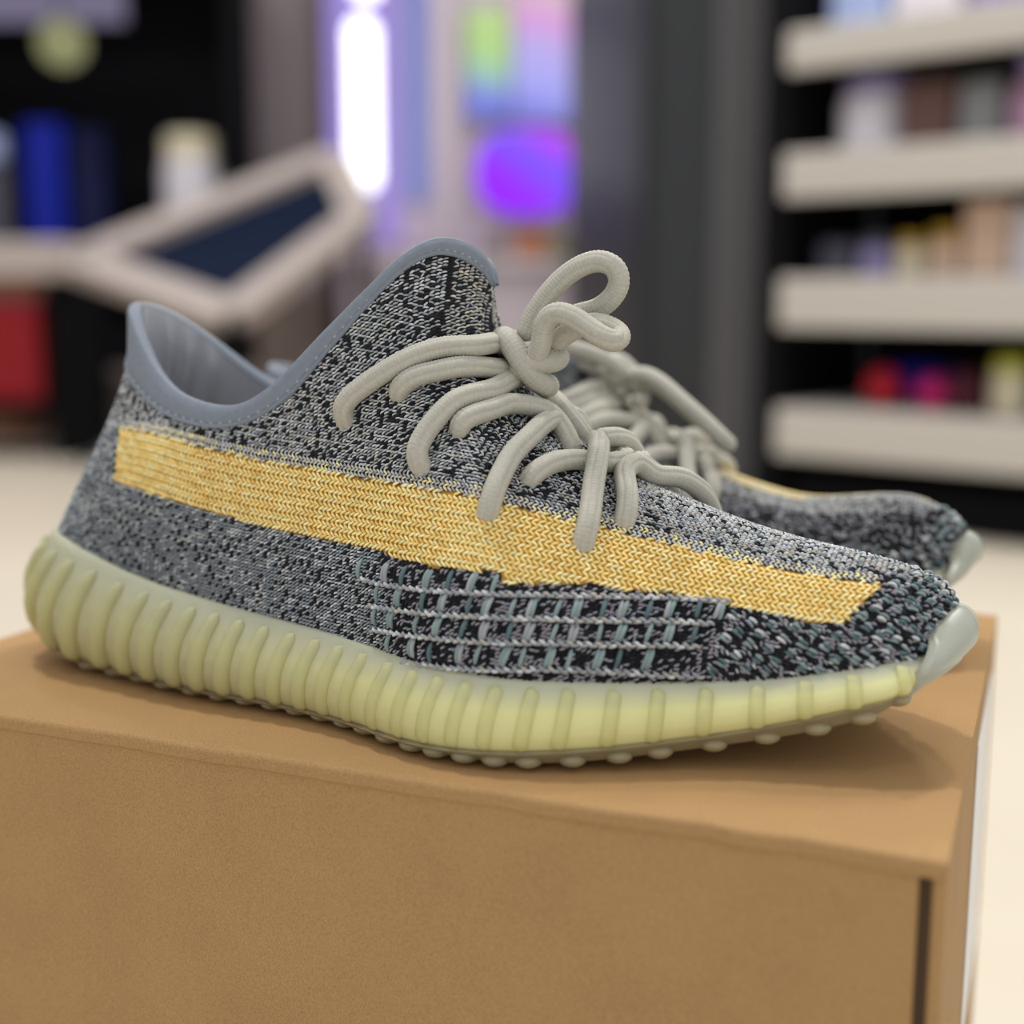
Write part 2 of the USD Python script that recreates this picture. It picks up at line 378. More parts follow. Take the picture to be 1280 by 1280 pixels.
def screen_material(name, stops, x0, x1, z0, z1, tilt, strength=1.0):
    """a lit panel with soft bands of colour from one corner to the other"""
    mat(name, {'g': ('geometry', {}), 'n': ('noise_texture', dict(scale=5.0, detail=1.0)), 's': ('separate_xyz', {}), 'fx': ('map_range', dict(from_min=x0, from_max=x1, to_min=0.0, to_max=tilt)), 'fz': ('map_range', dict(from_min=z0, from_max=z1, to_min=0.0, to_max=1.0 - tilt)),
               'a': ('math', dict(math_type='add')), 'w': ('map_range', dict(from_min=0.0, from_max=1.0, to_min=-.07, to_max=.07)), 'b': ('math', dict(math_type='add')), 'r': ('rgb_ramp', dict(ramp=stops)), 'e': ('emission', dict(strength=strength))},
        [('g.position', 's.vector'), ('g.position', 'n.vector'), ('s.x', 'fx.value'), ('s.z', 'fz.value'), ('fx.result', 'a.value1'), ('fz.result', 'a.value2'), ('n.fac', 'w.value'), ('a.value', 'b.value1'), ('w.result', 'b.value2'), ('b.value', 'r.fac'), ('r.color', 'e.color')], 'e.emission')


obj('floor', rbox(14, 12, .05, .004, (0, 4, -.05)), 'floor_tile', kind='structure')
obj('wall_back', rbox(14, .1, 3.4, .004, (0, 6.8, 0)), 'wall_dark', kind='structure')
obj('wall_left', rbox(.1, 9.0, 3.4, .004, (-5.2, 3.0, 0)), 'wall_grey', kind='structure')


def boxed(p0, p1, depth, Y, r=.006):
    """a rounded box whose front face at distance Y spans the directions p0 (top left) to p1 (bottom right), resting where its lower edge is"""
    a, b = at(*p0, Y), at(*p1, Y)
    return rbox(b[0] - a[0], depth, a[2] - b[2], r, ((a[0] + b[0]) / 2, Y + depth / 2, b[2]))


def local(vf, o):
    return np.asarray(vf[0]) - np.asarray(o), vf[1]


def floor_unit(name, label, cat, px0, px1, top, Y, depth):
    """an empty Xform standing on the floor under the span px0..px1 and the unit's width, height"""
    a, b = at(px0, top, Y), at(px1, top, Y)
    t = thing(name, label, cat, ((a[0] + b[0]) / 2, Y, 0))
    return t, b[0] - a[0], a[2]


# dark display cabinet at the left
Yc = 5.0
t, w, h = floor_unit('display_cabinet', 'tall black display cabinet at the left with a blue pack on its shelf', 'cabinet', -160, 286, -60, Yc, .5)
zs = at(0, 304, Yc)[2]
obj('back_board', rbox(w, .03, h, .004, (0, .45, 0)), 'black_panel', t)
for s in (-1, 1):
    obj('side_board', rbox(.03, .48, h, .004, (s * (w / 2 - .015), .24, 0)), 'black_panel', t)
obj('shelf', rbox(w - .06, .44, .035, .004, (0, .22, zs - .035)), 'bench_white', t)
obj('plinth', rbox(w - .06, .40, zs - .30, .004, (0, .24, 0)), 'black_panel', t)
obj('top_board', rbox(w, .48, .04, .004, (0, .24, h)), 'black_panel', t)
hd = obj('light_header', local(boxed((-160, -40), (150, 26), .05, Yc - .06), (at(-160, 0, Yc)[0] / 2 + at(286, 0, Yc)[0] / 2, Yc, 0)), 'header_light', t, label='dim lilac light header along the cabinet top')


def pack(name, label, cat, px0, px1, py0, py1, Y, m, depth=.08, lid=None, group=None, shape='box', z=None):
    """a pack, jar or bottle standing at distance Y; shape says how it is made"""
    a, b = at(px0, py0, Y), at(px1, py1, Y)
    w, h, base = b[0] - a[0], (a[2] - b[2]), b[2]
    if z is not None:
        h += base - z; base = z
    t = thing(name, label, cat, ((a[0] + b[0]) / 2, Y, base), 0, group)
    if shape == 'box':
        obj('carton_body', rbox(w, depth, h * .93, .006, (0, depth / 2, 0)), m, t)
        obj('flap', rbox(w * .98, depth * .96, h * .07, .003, (0, depth / 2, h * .93)), lid or m, t)
    elif shape == 'jar':
        r = w / 2
        obj('jar_body', lathe([(0, 0), (r * .86, 0), (r, .06 * h), (r, .68 * h), (r * .9, .76 * h), (r * .8, .78 * h), (0, .78 * h)], loc=(0, r, 0)), m, t)
        obj('lid', lathe([(0, .77 * h), (r * .88, .77 * h), (r * .9, .80 * h), (r * .88, .97 * h), (r * .8, h), (0, h)], loc=(0, r, 0)), lid or m, t)
    elif shape == 'bottle':
        r = w / 2
        obj('bottle_body', lathe([(0, 0), (r * .9, 0), (r, .03 * h), (r, .58 * h), (r * .85, .66 * h), (r * .4, .74 * h), (r * .36, .82 * h), (0, .82 * h)], loc=(0, r, 0)), m, t)
        obj('cap', lathe([(0, .80 * h), (r * .46, .80 * h), (r * .46, .98 * h), (r * .38, h), (0, h)], loc=(0, r, 0)), lid or m, t)
    else:
        r = min(w, h) / 2
        b_ = trimesh.creation.icosphere(3, 1.0)
        obj('ball_body', (b_.vertices * [w / 2, r, h / 2] + [0, r, h / 2], b_.faces), m, t)
        obj('stand', lathe([(0, 0), (r * .6, 0), (r * .55, .08 * h), (r * .42, .12 * h), (0, .12 * h)], loc=(0, r, 0)), lid or m, t)
    return t


pack('tall_pack', 'tall bright blue pack standing in the black cabinet', 'box', 27, 82, 152, 304, Yc + .06, 'blue_pack', .12, z=zs + .001)
pack('tall_pack', 'dark navy pack right beside the bright blue one', 'box', 88, 134, 160, 304, Yc + .08, 'navy_pack', .12, z=zs + .001)
pack('storage_jar', 'cream and white jar on the dark cabinet shelf, left of the grey pillar', 'jar', 192, 270, 165, 304, Yc + .06, 'white_pack', lid='cream_pack', shape='jar', z=zs + .001)
pack('storage_jar', 'pale blue jar cut off by the left edge of the picture', 'jar', -34, 10, 165, 304, Yc + .06, 'slate_pack', lid='pale_blue', shape='jar', z=zs + .001)
g0 = at(78, 54, Yc - .22)
t = thing('globe_lamp', 'round dull yellow globe lamp hanging before the black cabinet', 'lamp', tuple(g0))
b_ = trimesh.creation.icosphere(3, size(26, Yc))
obj('globe', (b_.vertices, b_.faces), 'globe_light', t)
obj('cord', lathe([(0, size(25, Yc)), (.006, size(25, Yc)), (.006, 1.2), (0, 1.2)], 10), 'black_panel', t)

# grey pillar between the cabinet and the lilac light wall
a, b = at(288, 300, 5.4), at(398, 300, 5.4)
obj('wall_pillar', rbox(b[0] - a[0], .4, 3.3, .01, ((a[0] + b[0]) / 2, 5.6, 0)), 'wall_grey', kind='structure')

# white slanted display board with navy centre
Yb = 4.0
A, B, Cc, D = at(98, 328, 3.84), at(416, 200, 4.2), at(452, 274, 3.95), at(288, 396, 3.5)
o = np.array([(A[0] + D[0]) / 2, 4.0, 0])
t = thing('display_board', 'slanted display board with pale frame around a navy centre', 'display stand', tuple(o))
A, B, Cc, D = (q - o for q in (A, B, Cc, D))
nrm = np.cross(B - A, D - A); nrm /= np.linalg.norm(nrm); nrm *= np.sign(nrm[2])
fw = size(40, Yb)
for p, q in ((A, B), (B, Cc), (Cc, D), (D, A)):
    obj('frame_bar', bar(p, q, fw, .05, nrm), 'bench_white', t)
V = np.array([A, B, Cc, D]); V = np.vstack([V - nrm * .004, V - nrm * .02]); Fq = np.array([(0, 1, 2), (0, 2, 3), (4, 6, 5), (4, 7, 6)] + [f for k in range(4) for f in ((k, k + 4, (k + 1) % 4 + 4), (k, (k + 1) % 4 + 4, (k + 1) % 4))])
obj('navy_insert', (V, Fq), 'navy_panel', t, smooth=False, label='navy centre panel')
for q in (A, B, Cc, D):
    obj('leg', bar((q[0], q[1], 0), (q[0], q[1], q[2]), .035, .035, (0, 1, 0)), 'black_panel', t)
# low pale bench at the left with red goods under it
a, b = at(-150, 306, 3.9), at(86, 306, 3.9)
t = thing('display_bench', 'pale low bench at the left edge, red goods below it', 'bench', ((a[0] + b[0]) / 2, 3.9, 0))
w = b[0] - a[0]; zt = at(0, 300, 3.9)[2]
obj('bench_top', rbox(w, .5, .11, .012, (0, .25, zt - .11)), 'bench_white', t)
for s in (-1, 1):
    obj('leg', rbox(.05, .44, zt - .11, .008, (s * (w / 2 - .06), .25, 0)), 'black_panel', t)
obj('shelf', rbox(w - .16, .42, .03, .004, (0, .26, .14)), 'black_panel', t)
zb = .171
pack('goods_bag', 'blurred red pack under the pale bench, at the picture edge', 'bag', -36, 52, 372, 470, 4.0, 'crimson_pack', .14, lid='plum_pack', z=zb)
pack('goods_box', 'tall rust brown box on the floor behind the pale bench, above the red pack', 'box', -40, 44, 350, 470, 4.55, 'rust_pack', .14, z=.001)
# taupe panel stand right of the board
t, w, h = floor_unit('panel_stand', 'taupe low panel stand below the slanted board, behind the collar opening', 'display stand', 322, 416, 372, 4.3, .2)
obj('panel', rbox(w, .05, h, .006, (0, 0, 0)), 'taupe_panel', t)
obj('foot', rbox(w * 1.05, .2, .03, .006, (0, .02, 0)), 'black_panel', t)
# dark plinth far left on the floor
t, w, h = floor_unit('floor_plinth', 'low brown plinth on the floor behind the heel of the sharp sneaker', 'plinth', 60, 345, 466, 4.45, .3)
obj('plinth_body', rbox(w, .3, h - .03, .008, (0, .15, 0)), 'plinth_brown', t)
obj('plinth_top', rbox(w + .03, .33, .03, .006, (0, .15, h - .03)), 'taupe_panel', t)

# ------------------------------------------------------------------ lilac light wall, counter and screens
Yw = 5.0
t, w, h = floor_unit('light_wall', 'lilac backlit display wall carrying the white tube light', 'display wall', 404, 735, -120, Yw, .1)
obj('wall_board', rbox(w, .08, h, .006, (0, .06, 0)), 'wall_lilac', t)
cx = (at(404, 0, Yw)[0] + at(735, 0, Yw)[0]) / 2
for nm, m_, x0, x1, y0, y1 in (('light_panel', 'lilac_light', 404, 498, -90, 300), ('light_panel', 'blue_light', 502, 534, -90, 250)):
    obj(nm, local(boxed((x0, y0), (x1, y1), .02, Yw - .01, .004), (cx, Yw, 0)), m_, t, label='blue tinted light panel' if m_ == 'blue_light' else 'lilac light panel')
obj('trim_strip', local(boxed((540, -90), (574, 330), .03, Yw - .02, .004), (cx, Yw, 0)), 'counter_lilac', t)
a, b = at(434, 22, Yw - .1), at(474, 238, Yw - .1)
r = (b[0] - a[0]) / 2
t = thing('tube_light', 'bright white vertical tube light with rounded ends', 'lamp', ((a[0] + b[0]) / 2, Yw - .1, b[2]))
H_ = a[2] - b[2]; th = np.linspace(0, np.pi / 2, 8)
obj('tube', lathe([(r * np.sin(x), r - r * np.cos(x)) for x in th] + [(r * np.cos(x), H_ - r + r * np.sin(x)) for x in th]), 'tube_white', t, smooth=True)
for z in (.08, H_ - .08):
    obj('bracket', rbox(.03, .12, .02, .003, (0, .055, z)), 'grey_metal', t)
a2, b2 = at(434, -90, Yw - .1), at(480, 0, Yw - .1)
t = thing('tube_light', 'upper white tube light, only its lower end in the picture top', 'lamp', ((a2[0] + b2[0]) / 2, Yw - .1, b2[2]))
obj('tube', lathe([(r * np.sin(x), r - r * np.cos(x)) for x in th] + [(r * np.cos(x), H_ - r + r * np.sin(x)) for x in th]), 'tube_white', t, smooth=True)
obj('bracket', rbox(.03, .12, .02, .003, (0, .055, H_ - .08)), 'grey_metal', t)


def wall_screen(label, x0, x1, y0, y1, stops, tilt, strength, oval=False):
    Y = Yw - .06
    a, b = at(x0, y0, Y), at(x1, y1, Y)
    nm = f'screen_{len(M)}'
    screen_material(nm, stops, a[0], b[0], b[2], a[2], tilt, strength)
    t = thing('wall_screen', label, 'screen', ((a[0] + b[0]) / 2, Y, b[2]))
    w, h = b[0] - a[0], a[2] - b[2]
    if oval:
        th_ = np.linspace(0, 2 * np.pi, 48, endpoint=False); e_v = np.c_[np.sign(np.cos(th_)) * np.abs(np.cos(th_)) ** .75 * w / 2, th_ * 0, np.sign(np.sin(th_)) * np.abs(np.sin(th_)) ** .75 * h / 2 + h / 2]
        lay = lambda y, k: (e_v - [0, 0, h / 2]) * k + [0, y, h / 2]
        Vv = np.stack([lay(.012, 1), lay(.002, 1), lay(0, .97), lay(0, .01)], 1)
        obj('screen_glass', (Vv.reshape(-1, 3), grid_faces(48, 4, closed=True)), nm, t)
        Vv = np.stack([lay(.012, 1.0), lay(.012, 1.05), lay(.05, 1.05), lay(.05, .01)], 1)
        obj('housing', (Vv.reshape(-1, 3), grid_faces(48, 4, closed=True)), 'counter_lilac', t)
        return
    obj('screen_glass', rbox(w, .012, h, .004, (0, 0, 0)), nm, t)
    obj('housing', rbox(w * 1.02, .05, h * 1.02, .006, (0, .032, -h * .01)), 'counter_lilac', t)


wall_screen('lit screen fading from lime green down to blue, left of the two screens', 582, 638, 8, 148, [(0, srgb(116, 122, 220)), (.22, srgb(130, 140, 225)), (.38, srgb(160, 200, 190)), (.6, srgb(180, 215, 140)), (1, srgb(192, 214, 150))], .04, .55)
wall_screen('lit screen with pink top and pale blue lower half, right of the two screens', 642, 716, -14, 152, [(0, srgb(116, 116, 216)), (.3, srgb(172, 172, 246)), (.55, srgb(190, 176, 236)), (.75, srgb(222, 160, 220)), (1, srgb(214, 204, 190))], .12, .55)
wall_screen('glowing oval violet and magenta sign below the two screens', 594, 724, 162, 268, [(0, srgb(146, 40, 250)), (.35, srgb(150, 50, 252)), (.62, srgb(120, 90, 250)), (.8, srgb(186, 70, 250)), (1, srgb(206, 84, 214))], .45, .62, True)

Yk = 4.3
t, w, h = floor_unit('display_counter', 'pale lilac counter in front of the light wall', 'counter', 424, 735, 322, Yk, .5)
obj('worktop', rbox(w, .5, .04, .008, (0, .25, h - .04)), 'counter_lilac', t)
obj('counter_body', rbox(w * .97, .44, h - .04, .006, (0, .26, 0)), 'counter_lilac', t)
obj('kick_board', rbox(w * .95, .40, .08, .004, (0, .24, 0)), 'black_panel', t)
zk = h + .001
pack('goods_box', 'orange brown box on the lilac counter, behind the bow', 'box', 644, 684, 290, 330, Yk + .1, 'orange_pack', .1, z=zk)
pack('goods_box', 'olive green box at the right end of the lilac counter', 'box', 688, 714, 294, 330, Yk + .12, 'olive_pack', .1, z=zk)
pack('goods_box', 'grey taupe box on the counter left of the orange one', 'box', 600, 638, 296, 330, Yk + .14, 'taupe_panel', .1, z=zk)

# ------------------------------------------------------------------ black pillar and the grey upright
pa, pb, pc = at(716, 365, 3.9), at(806, 365, 3.3), at(884, 365, 3.55)
e1_, e2_ = (pa - pb)[:2], (pc - pb)[:2]
foot = np.array([pb[:2], pb[:2] + e2_, pb[:2] + e2_ + e1_, pb[:2] + e1_])
V = np.vstack([np.c_[foot, np.zeros(4)], np.c_[foot, np.full(4, 3.3)]])
hull = m3.Manifold.batch_hull([m3.Manifold.sphere(.012, 12).translate(list(v)) for v in V]).to_mesh()
obj('pillar', (np.array(hull.vert_properties[:, :3]), np.array(hull.tri_verts)), 'black_gloss', kind='structure')
ua, ub = at(890, 365, 3.3), at(948, 365, 3.3)
w = ub[0] - ua[0]
t = thing('metal_upright', 'grey metal upright between the black pillar and the shelves', 'post', ((ua[0] + ub[0]) / 2, 3.3, 0))
obj('post', rbox(w, .06, 2.6, .006), 'grey_metal', t)
obj('foot_plate', rbox(w * 1.3, .16, .012, .003), 'grey_metal', t)

# ------------------------------------------------------------------ white shelving at the right
S0 = at(978, 365, 2.87)
ang = math.degrees(math.atan2(-.65, .76))
e_, n_ = np.array([.76, -.65, 0]), np.array([.65, .76, 0])
SH = thing('shelf_unit', 'black shelf unit with thick white shelves at the right', 'shelf', (S0[0], S0[1], 0), ang)
LW, LD = 1.5, .42
obj('back_board', rbox(LW, .03, 2.2, .004, (LW / 2, LD + .03, 0)), 'black_panel', SH)
obj('side_board', rbox(.06, LD + .02, 2.2, .006, (-.045, LD / 2 + .03, 0)), 'black_panel', SH)
obj('side_board', rbox(.06, LD + .02, 2.2, .006, (LW + .045, LD / 2 + .03, 0)), 'black_panel', SH)
obj('base', rbox(LW, LD - .04, .10, .004, (LW / 2, LD / 2 + .04, 0)), 'black_panel', SH)
tops = []
for k, (y0, y1) in enumerate(((40, 92), (192, 250), (347, 410), (508, 568))):
    z1, z0 = at(985, y0, 2.87)[2], at(985, y1, 2.87)[2]
    sh = obj('shelf', rbox(LW, LD, .03, .006, (LW / 2, LD / 2, z1 - .03)), 'shelf_white', SH)
    obj('price_rail', rbox(LW, .025, z1 - z0, .008, (LW / 2, -.008, z0)), 'shelf_white', sh)
    tops.append(z1 + .001)


def shelved(row, name, label, cat, px0, px1, h, m, lid=None, shape='box', inset=.10, group=None):
    """goods standing on the row-th shelf where direction px crosses a line inset behind the shelf's front"""
    def along(px):
        d = at(px, 365, 1.0)[:2]; p = S0[:2] + n_[:2] * inset
        k = np.linalg.solve(np.array([[d[0], -e_[0]], [d[1], -e_[1]]]), p); return k[1]
    s0, s1 = along(px0), along(px1)
    w = (s1 - s0); c = S0 + e_ * (s0 + s1) / 2 + n_ * inset
    t = thing(name, label, cat, (c[0], c[1], tops[row]), ang, group)
    depth = min(.12, max(w, .05))
    if shape == 'box':
        obj('carton_body', rbox(w, depth, h * .93, .006, (0, depth / 2, 0)), m, t)
        obj('flap', rbox(w * .98, depth * .96, h * .07, .003, (0, depth / 2, h * .93)), lid or m, t)
    elif shape == 'jar':
        r = w / 2
        obj('jar_body', lathe([(0, 0), (r * .86, 0), (r, .06 * h), (r, .66 * h), (r * .9, .74 * h), (r * .8, .76 * h), (0, .76 * h)], loc=(0, r, 0)), m, t)
        obj('lid', lathe([(0, .75 * h), (r * .88, .75 * h), (r * .9, .78 * h), (r * .88, .97 * h), (r * .8, h), (0, h)], loc=(0, r, 0)), lid or m, t)
    elif shape == 'bottle':
        r = w / 2
        obj('bottle_body', lathe([(0, 0), (r * .9, 0), (r, .03 * h), (r, .52 * h), (r * .85, .60 * h), (r * .45, .70 * h), (r * .42, .8 * h), (0, .8 * h)], loc=(0, r, 0)), m, t)
        obj('cap', lathe([(0, .78 * h), (r * .55, .78 * h), (r * .55, .98 * h), (r * .4, h), (0, h)], loc=(0, r, 0)), lid or m, t)
    else:
        b_ = trimesh.creation.icosphere(3, 1.0)
        obj('ball_body', (b_.vertices * [w / 2, w / 2, h / 2] + [0, w / 2, h / 2], b_.faces), m, t)
        obj('stand', lathe([(0, 0), (w * .3, 0), (w * .28, .08 * h), (w * .2, .12 * h), (0, .12 * h)], loc=(0, w / 2, 0)), lid or m, t)


shelved(0, 'goods_box', 'pale blue box on the topmost white shelf, leftmost there', 'box', 1024, 1090, .16, 'pale_blue')
shelved(0, 'goods_box', 'white box in the middle of the topmost shelf', 'box', 1100, 1180, .14, 'white_pack')
shelved(0, 'goods_box', 'lavender white box at the right end of the topmost shelf', 'box', 1192, 1290, .16, 'lavender_pack', lid='white_pack')
shelved(1, 'storage_jar', 'wide white jar with lavender lid, leftmost on the second shelf', 'jar', 1026, 1108, .165, 'white_pack', 'lavender_pack', 'jar')
shelved(1, 'goods_box', 'brown box beside the wide white jar', 'box', 1116, 1178, .135, 'brown_pack')
shelved(1, 'goods_box', 'grey box between the brown box and the lavender bottle', 'box', 1186, 1236, .125, 'grey_pack')
shelved(1, 'bottle', 'lavender bottle over pink at the right edge of the second shelf', 'bottle', 1242, 1286, .17, 'pink_pack', 'lavender_pack', 'bottle')
shelved(2, 'goods_box', 'low slate grey box, leftmost on the third shelf', 'box', 1022, 1062, .075, 'slate_pack')
shelved(2, 'storage_jar', 'bluish grey jar beside the low slate box', 'jar', 1066, 1106, .085, 'lavender_pack', 'slate_pack', 'jar')
shelved(2, 'storage_jar', 'cream jar with yellow lid, left of the two yellow lids', 'jar', 1112, 1146, .085, 'cream_pack', 'yellow_lid', 'jar')
shelved(2, 'storage_jar', 'sand coloured jar with yellow lid, right of the two yellow lids', 'jar', 1152, 1192, .10, 'sand_pack', 'yellow_lid', 'jar')
shelved(2, 'goods_box', 'large sand pink box on the third shelf at the right', 'box', 1200, 1256, .150, 'sand_pack')
shelved(2, 'goods_box', 'tall white box at the right picture edge, third shelf', 'box', 1262, 1310, .135, 'white_pack')
shelved(3, 'ball', 'red ball on the lowest white shelf', 'ball', 1078, 1122, .085, 'red_pack', 'maroon_pack', 'ball')
shelved(3, 'goods_box', 'royal blue box behind the red and magenta balls', 'box', 1112, 1176, .085, 'royal_pack', inset=.22)
shelved(3, 'ball', 'magenta pink ball right of the red one', 'ball', 1142, 1188, .072, 'magenta_pack', 'red_pack', 'ball')
shelved(3, 'goods_box', 'dark maroon box on the lowest shelf', 'box', 1192, 1230, .085, 'maroon_pack')
shelved(3, 'storage_jar', 'cream jar with lime lid at the right end of the lowest shelf', 'jar', 1238, 1286, .115, 'cream_pack', 'lime_lid', 'jar')


# ------------------------------------------------------------------ knit: where each yarn lies, in knit coordinates (a along the shoe, q up its side)
STOP = np.array([(-.01, .0905), (.0268, .0860), (.0489, .0827), (.0760, .0780), (.0950, .0760), (.1161, .0747), (.1352, .0736), (.1590, .0739), (.1814, .0736), (.1884, .0733), (.2017, .0705), (.2153, .0678), (.2314, .0634), (.2469, .0593), (.2620, .0564), (.2771, .0543), (.2908, .0533), (.34, .0530)])
SBOT = np.array([(-.01, .068), (.0374, .0657), (.0623, .0613), (.0861, .0581), (.1072, .0557), (.1249, .0542), (.1473, .0539), (.1691, .0522), (.1930, .0527), (.1936, .0496), (.2188, .0500), (.2263, .0479), (.2393, .0471), (.2462, .0454), (.2572, .0433), (.2683, .0417), (.2764, .0399), (.2849, .0400), (.34, .0400)])
_qa = np.linspace(-.01, .34, 400)
_q0 = gaussian_filter1d(np.interp(_qa, *STOP.T), 8, mode='nearest')
RIBLINES = [[(.1430, .0448), (.1484, .0446), (.1702, .0455), (.1890, .0464), (.2051, .0465), (.2196, .0461), (.2397, .0455), (.2550, .0446)],
            [(.1470, .0378), (.1513, .0381), (.1711, .0393), (.1900, .0402), (.2062, .0401), (.2209, .0395), (.2408, .0391), (.2520, .0384)],
            [(.1490, .0312), (.1529, .0317), (.1716, .0330), (.1907, .0336), (.2071, .0339), (.2219, .0332), (.2417, .0328), (.2490, .0324)],
            [(.1620, .0248), (.1719, .0254), (.1911, .0264), (.2077, .0271), (.2224, .0266), (.2402, .0251), (.2500, .0250)]]
LADDER = [[.1422, .1532, .1604, .1693, .1769, .1845, .1915],
          [.1504, .1592, .1687, .1755, .1846, .1903, .1978, .2033, .2104, .2155, .2224, .2274, .2342, .2396, .2470, .2526],
          [.1497, .1568, .1668, .1744, .1835, .1902, .1980, .2035, .2105, .2156, .2225, .2279, .2352, .2404, .2469],
          [.1559, .1655, .1724, .1827, .1887, .1971, .2024, .2101, .2153, .2230, .2282, .2357]]
LADDER_Q = [(.0487, .0068), (.0428, .0062), (.0364, .0060), (.0297, .0062)]
VB_U = [0, .06, .10, .14, .18, .20, .23, .26, .29, .325, .36, .395, .42, .45, .48, .505, .515, 1]
VB_V = [.79, .785, .835, .866, .888, .902, .902, .895, .930, .955, .966, .972, .973, .969, .963, .975, 1, 1]


def v_bind(u): return np.interp(u, VB_U, VB_V)
def u_cap(v): return np.interp(v, [0, .3, .45, .95, 1], [.929, .926, .942, .972, .976])


C = {k: np.array(srgb(*v)) for k, v in dict(light=(206, 209, 211), mid=(158, 162, 167), dark=(40, 42, 48), black=(22, 23, 28), blue=(142, 152, 161), lilac=(160, 154, 164), teal=(136, 154, 154), teal_dark=(92, 114, 119),
     gold=(252, 226, 146), gold_light=(255, 242, 180), gold_deep=(238, 200, 112), gold_gap=(192, 146, 62), cream=(214, 208, 190), warm=(184, 180, 172)).items()}


def strokes(S, a, q, ang, L, r, lift, col, K=5, R=5, base=0.0):
    """yarn strokes lying on the surface: each a short bent tube, its ends sunk in the fabric"""
    ui, vi, ok = S.v_at(a, q)
    P = S.ev(S.G, ui, vi); n = S.ev(S.n, ui, vi); n /= np.linalg.norm(n, axis=1)[:, None]
    u2, v2, ok2 = S.v_at(a + .0015, q + np.interp(a + .0015, _qa, _q0) - np.interp(a, _qa, _q0))
    ea = np.where(ok2[:, None], S.ev(S.G, u2, v2) - P, S.ev(S.du, ui, vi)); ea -= (ea * n).sum(1)[:, None] * n; ea /= np.maximum(np.linalg.norm(ea, axis=1), 1e-9)[:, None]
    eq = S.ev(S.dv, ui, vi); eq -= (eq * n).sum(1)[:, None] * n; eq -= (eq * ea).sum(1)[:, None] * ea; eq /= np.maximum(np.linalg.norm(eq, axis=1), 1e-9)[:, None]
    d = np.cos(ang)[:, None] * ea + np.sin(ang)[:, None] * eq
    w = np.cross(n, d)
    t = np.linspace(-1, 1, R)
    rad = np.sqrt(1 - .92 * t ** 4)
    ph = np.linspace(0, 2 * np.pi, K, endpoint=False)
    L, r, lift = (np.broadcast_to(np.asarray(x, float), a.shape) for x in (L, r, lift))
    ctr = P[:, None] + d[:, None] * (L[:, None] * t[None] / 2)[..., None] + n[:, None] * (base + lift[:, None] * (1 - 1.8 * t[None] ** 2))[..., None]
    off = (np.cos(ph)[None, :, None] * w[:, None] + np.sin(ph)[None, :, None] * n[:, None])
    V = ctr[:, :, None] + (r[:, None] * rad[None])[:, :, None, None] * off[:, None]
    one = grid_faces(R, K); i = np.arange(R - 1)
    one = np.vstack([one, np.stack([i * K + K - 1, (i + 1) * K + K - 1, (i + 1) * K], 1), np.stack([i * K + K - 1, (i + 1) * K, i * K], 1)])
    F = (one[None] + (np.arange(len(a)) * R * K)[:, None, None]).reshape(-1, 3)
    return V.reshape(-1, 3), F, np.repeat(col, R * K, 0)


def pick(rng, n, names, p):
    k = rng.choice(len(names), n, p=np.array(p) / sum(p))
    return np.array([C[x] for x in names])[k] * rng.uniform(.88, 1.08, n)[:, None]


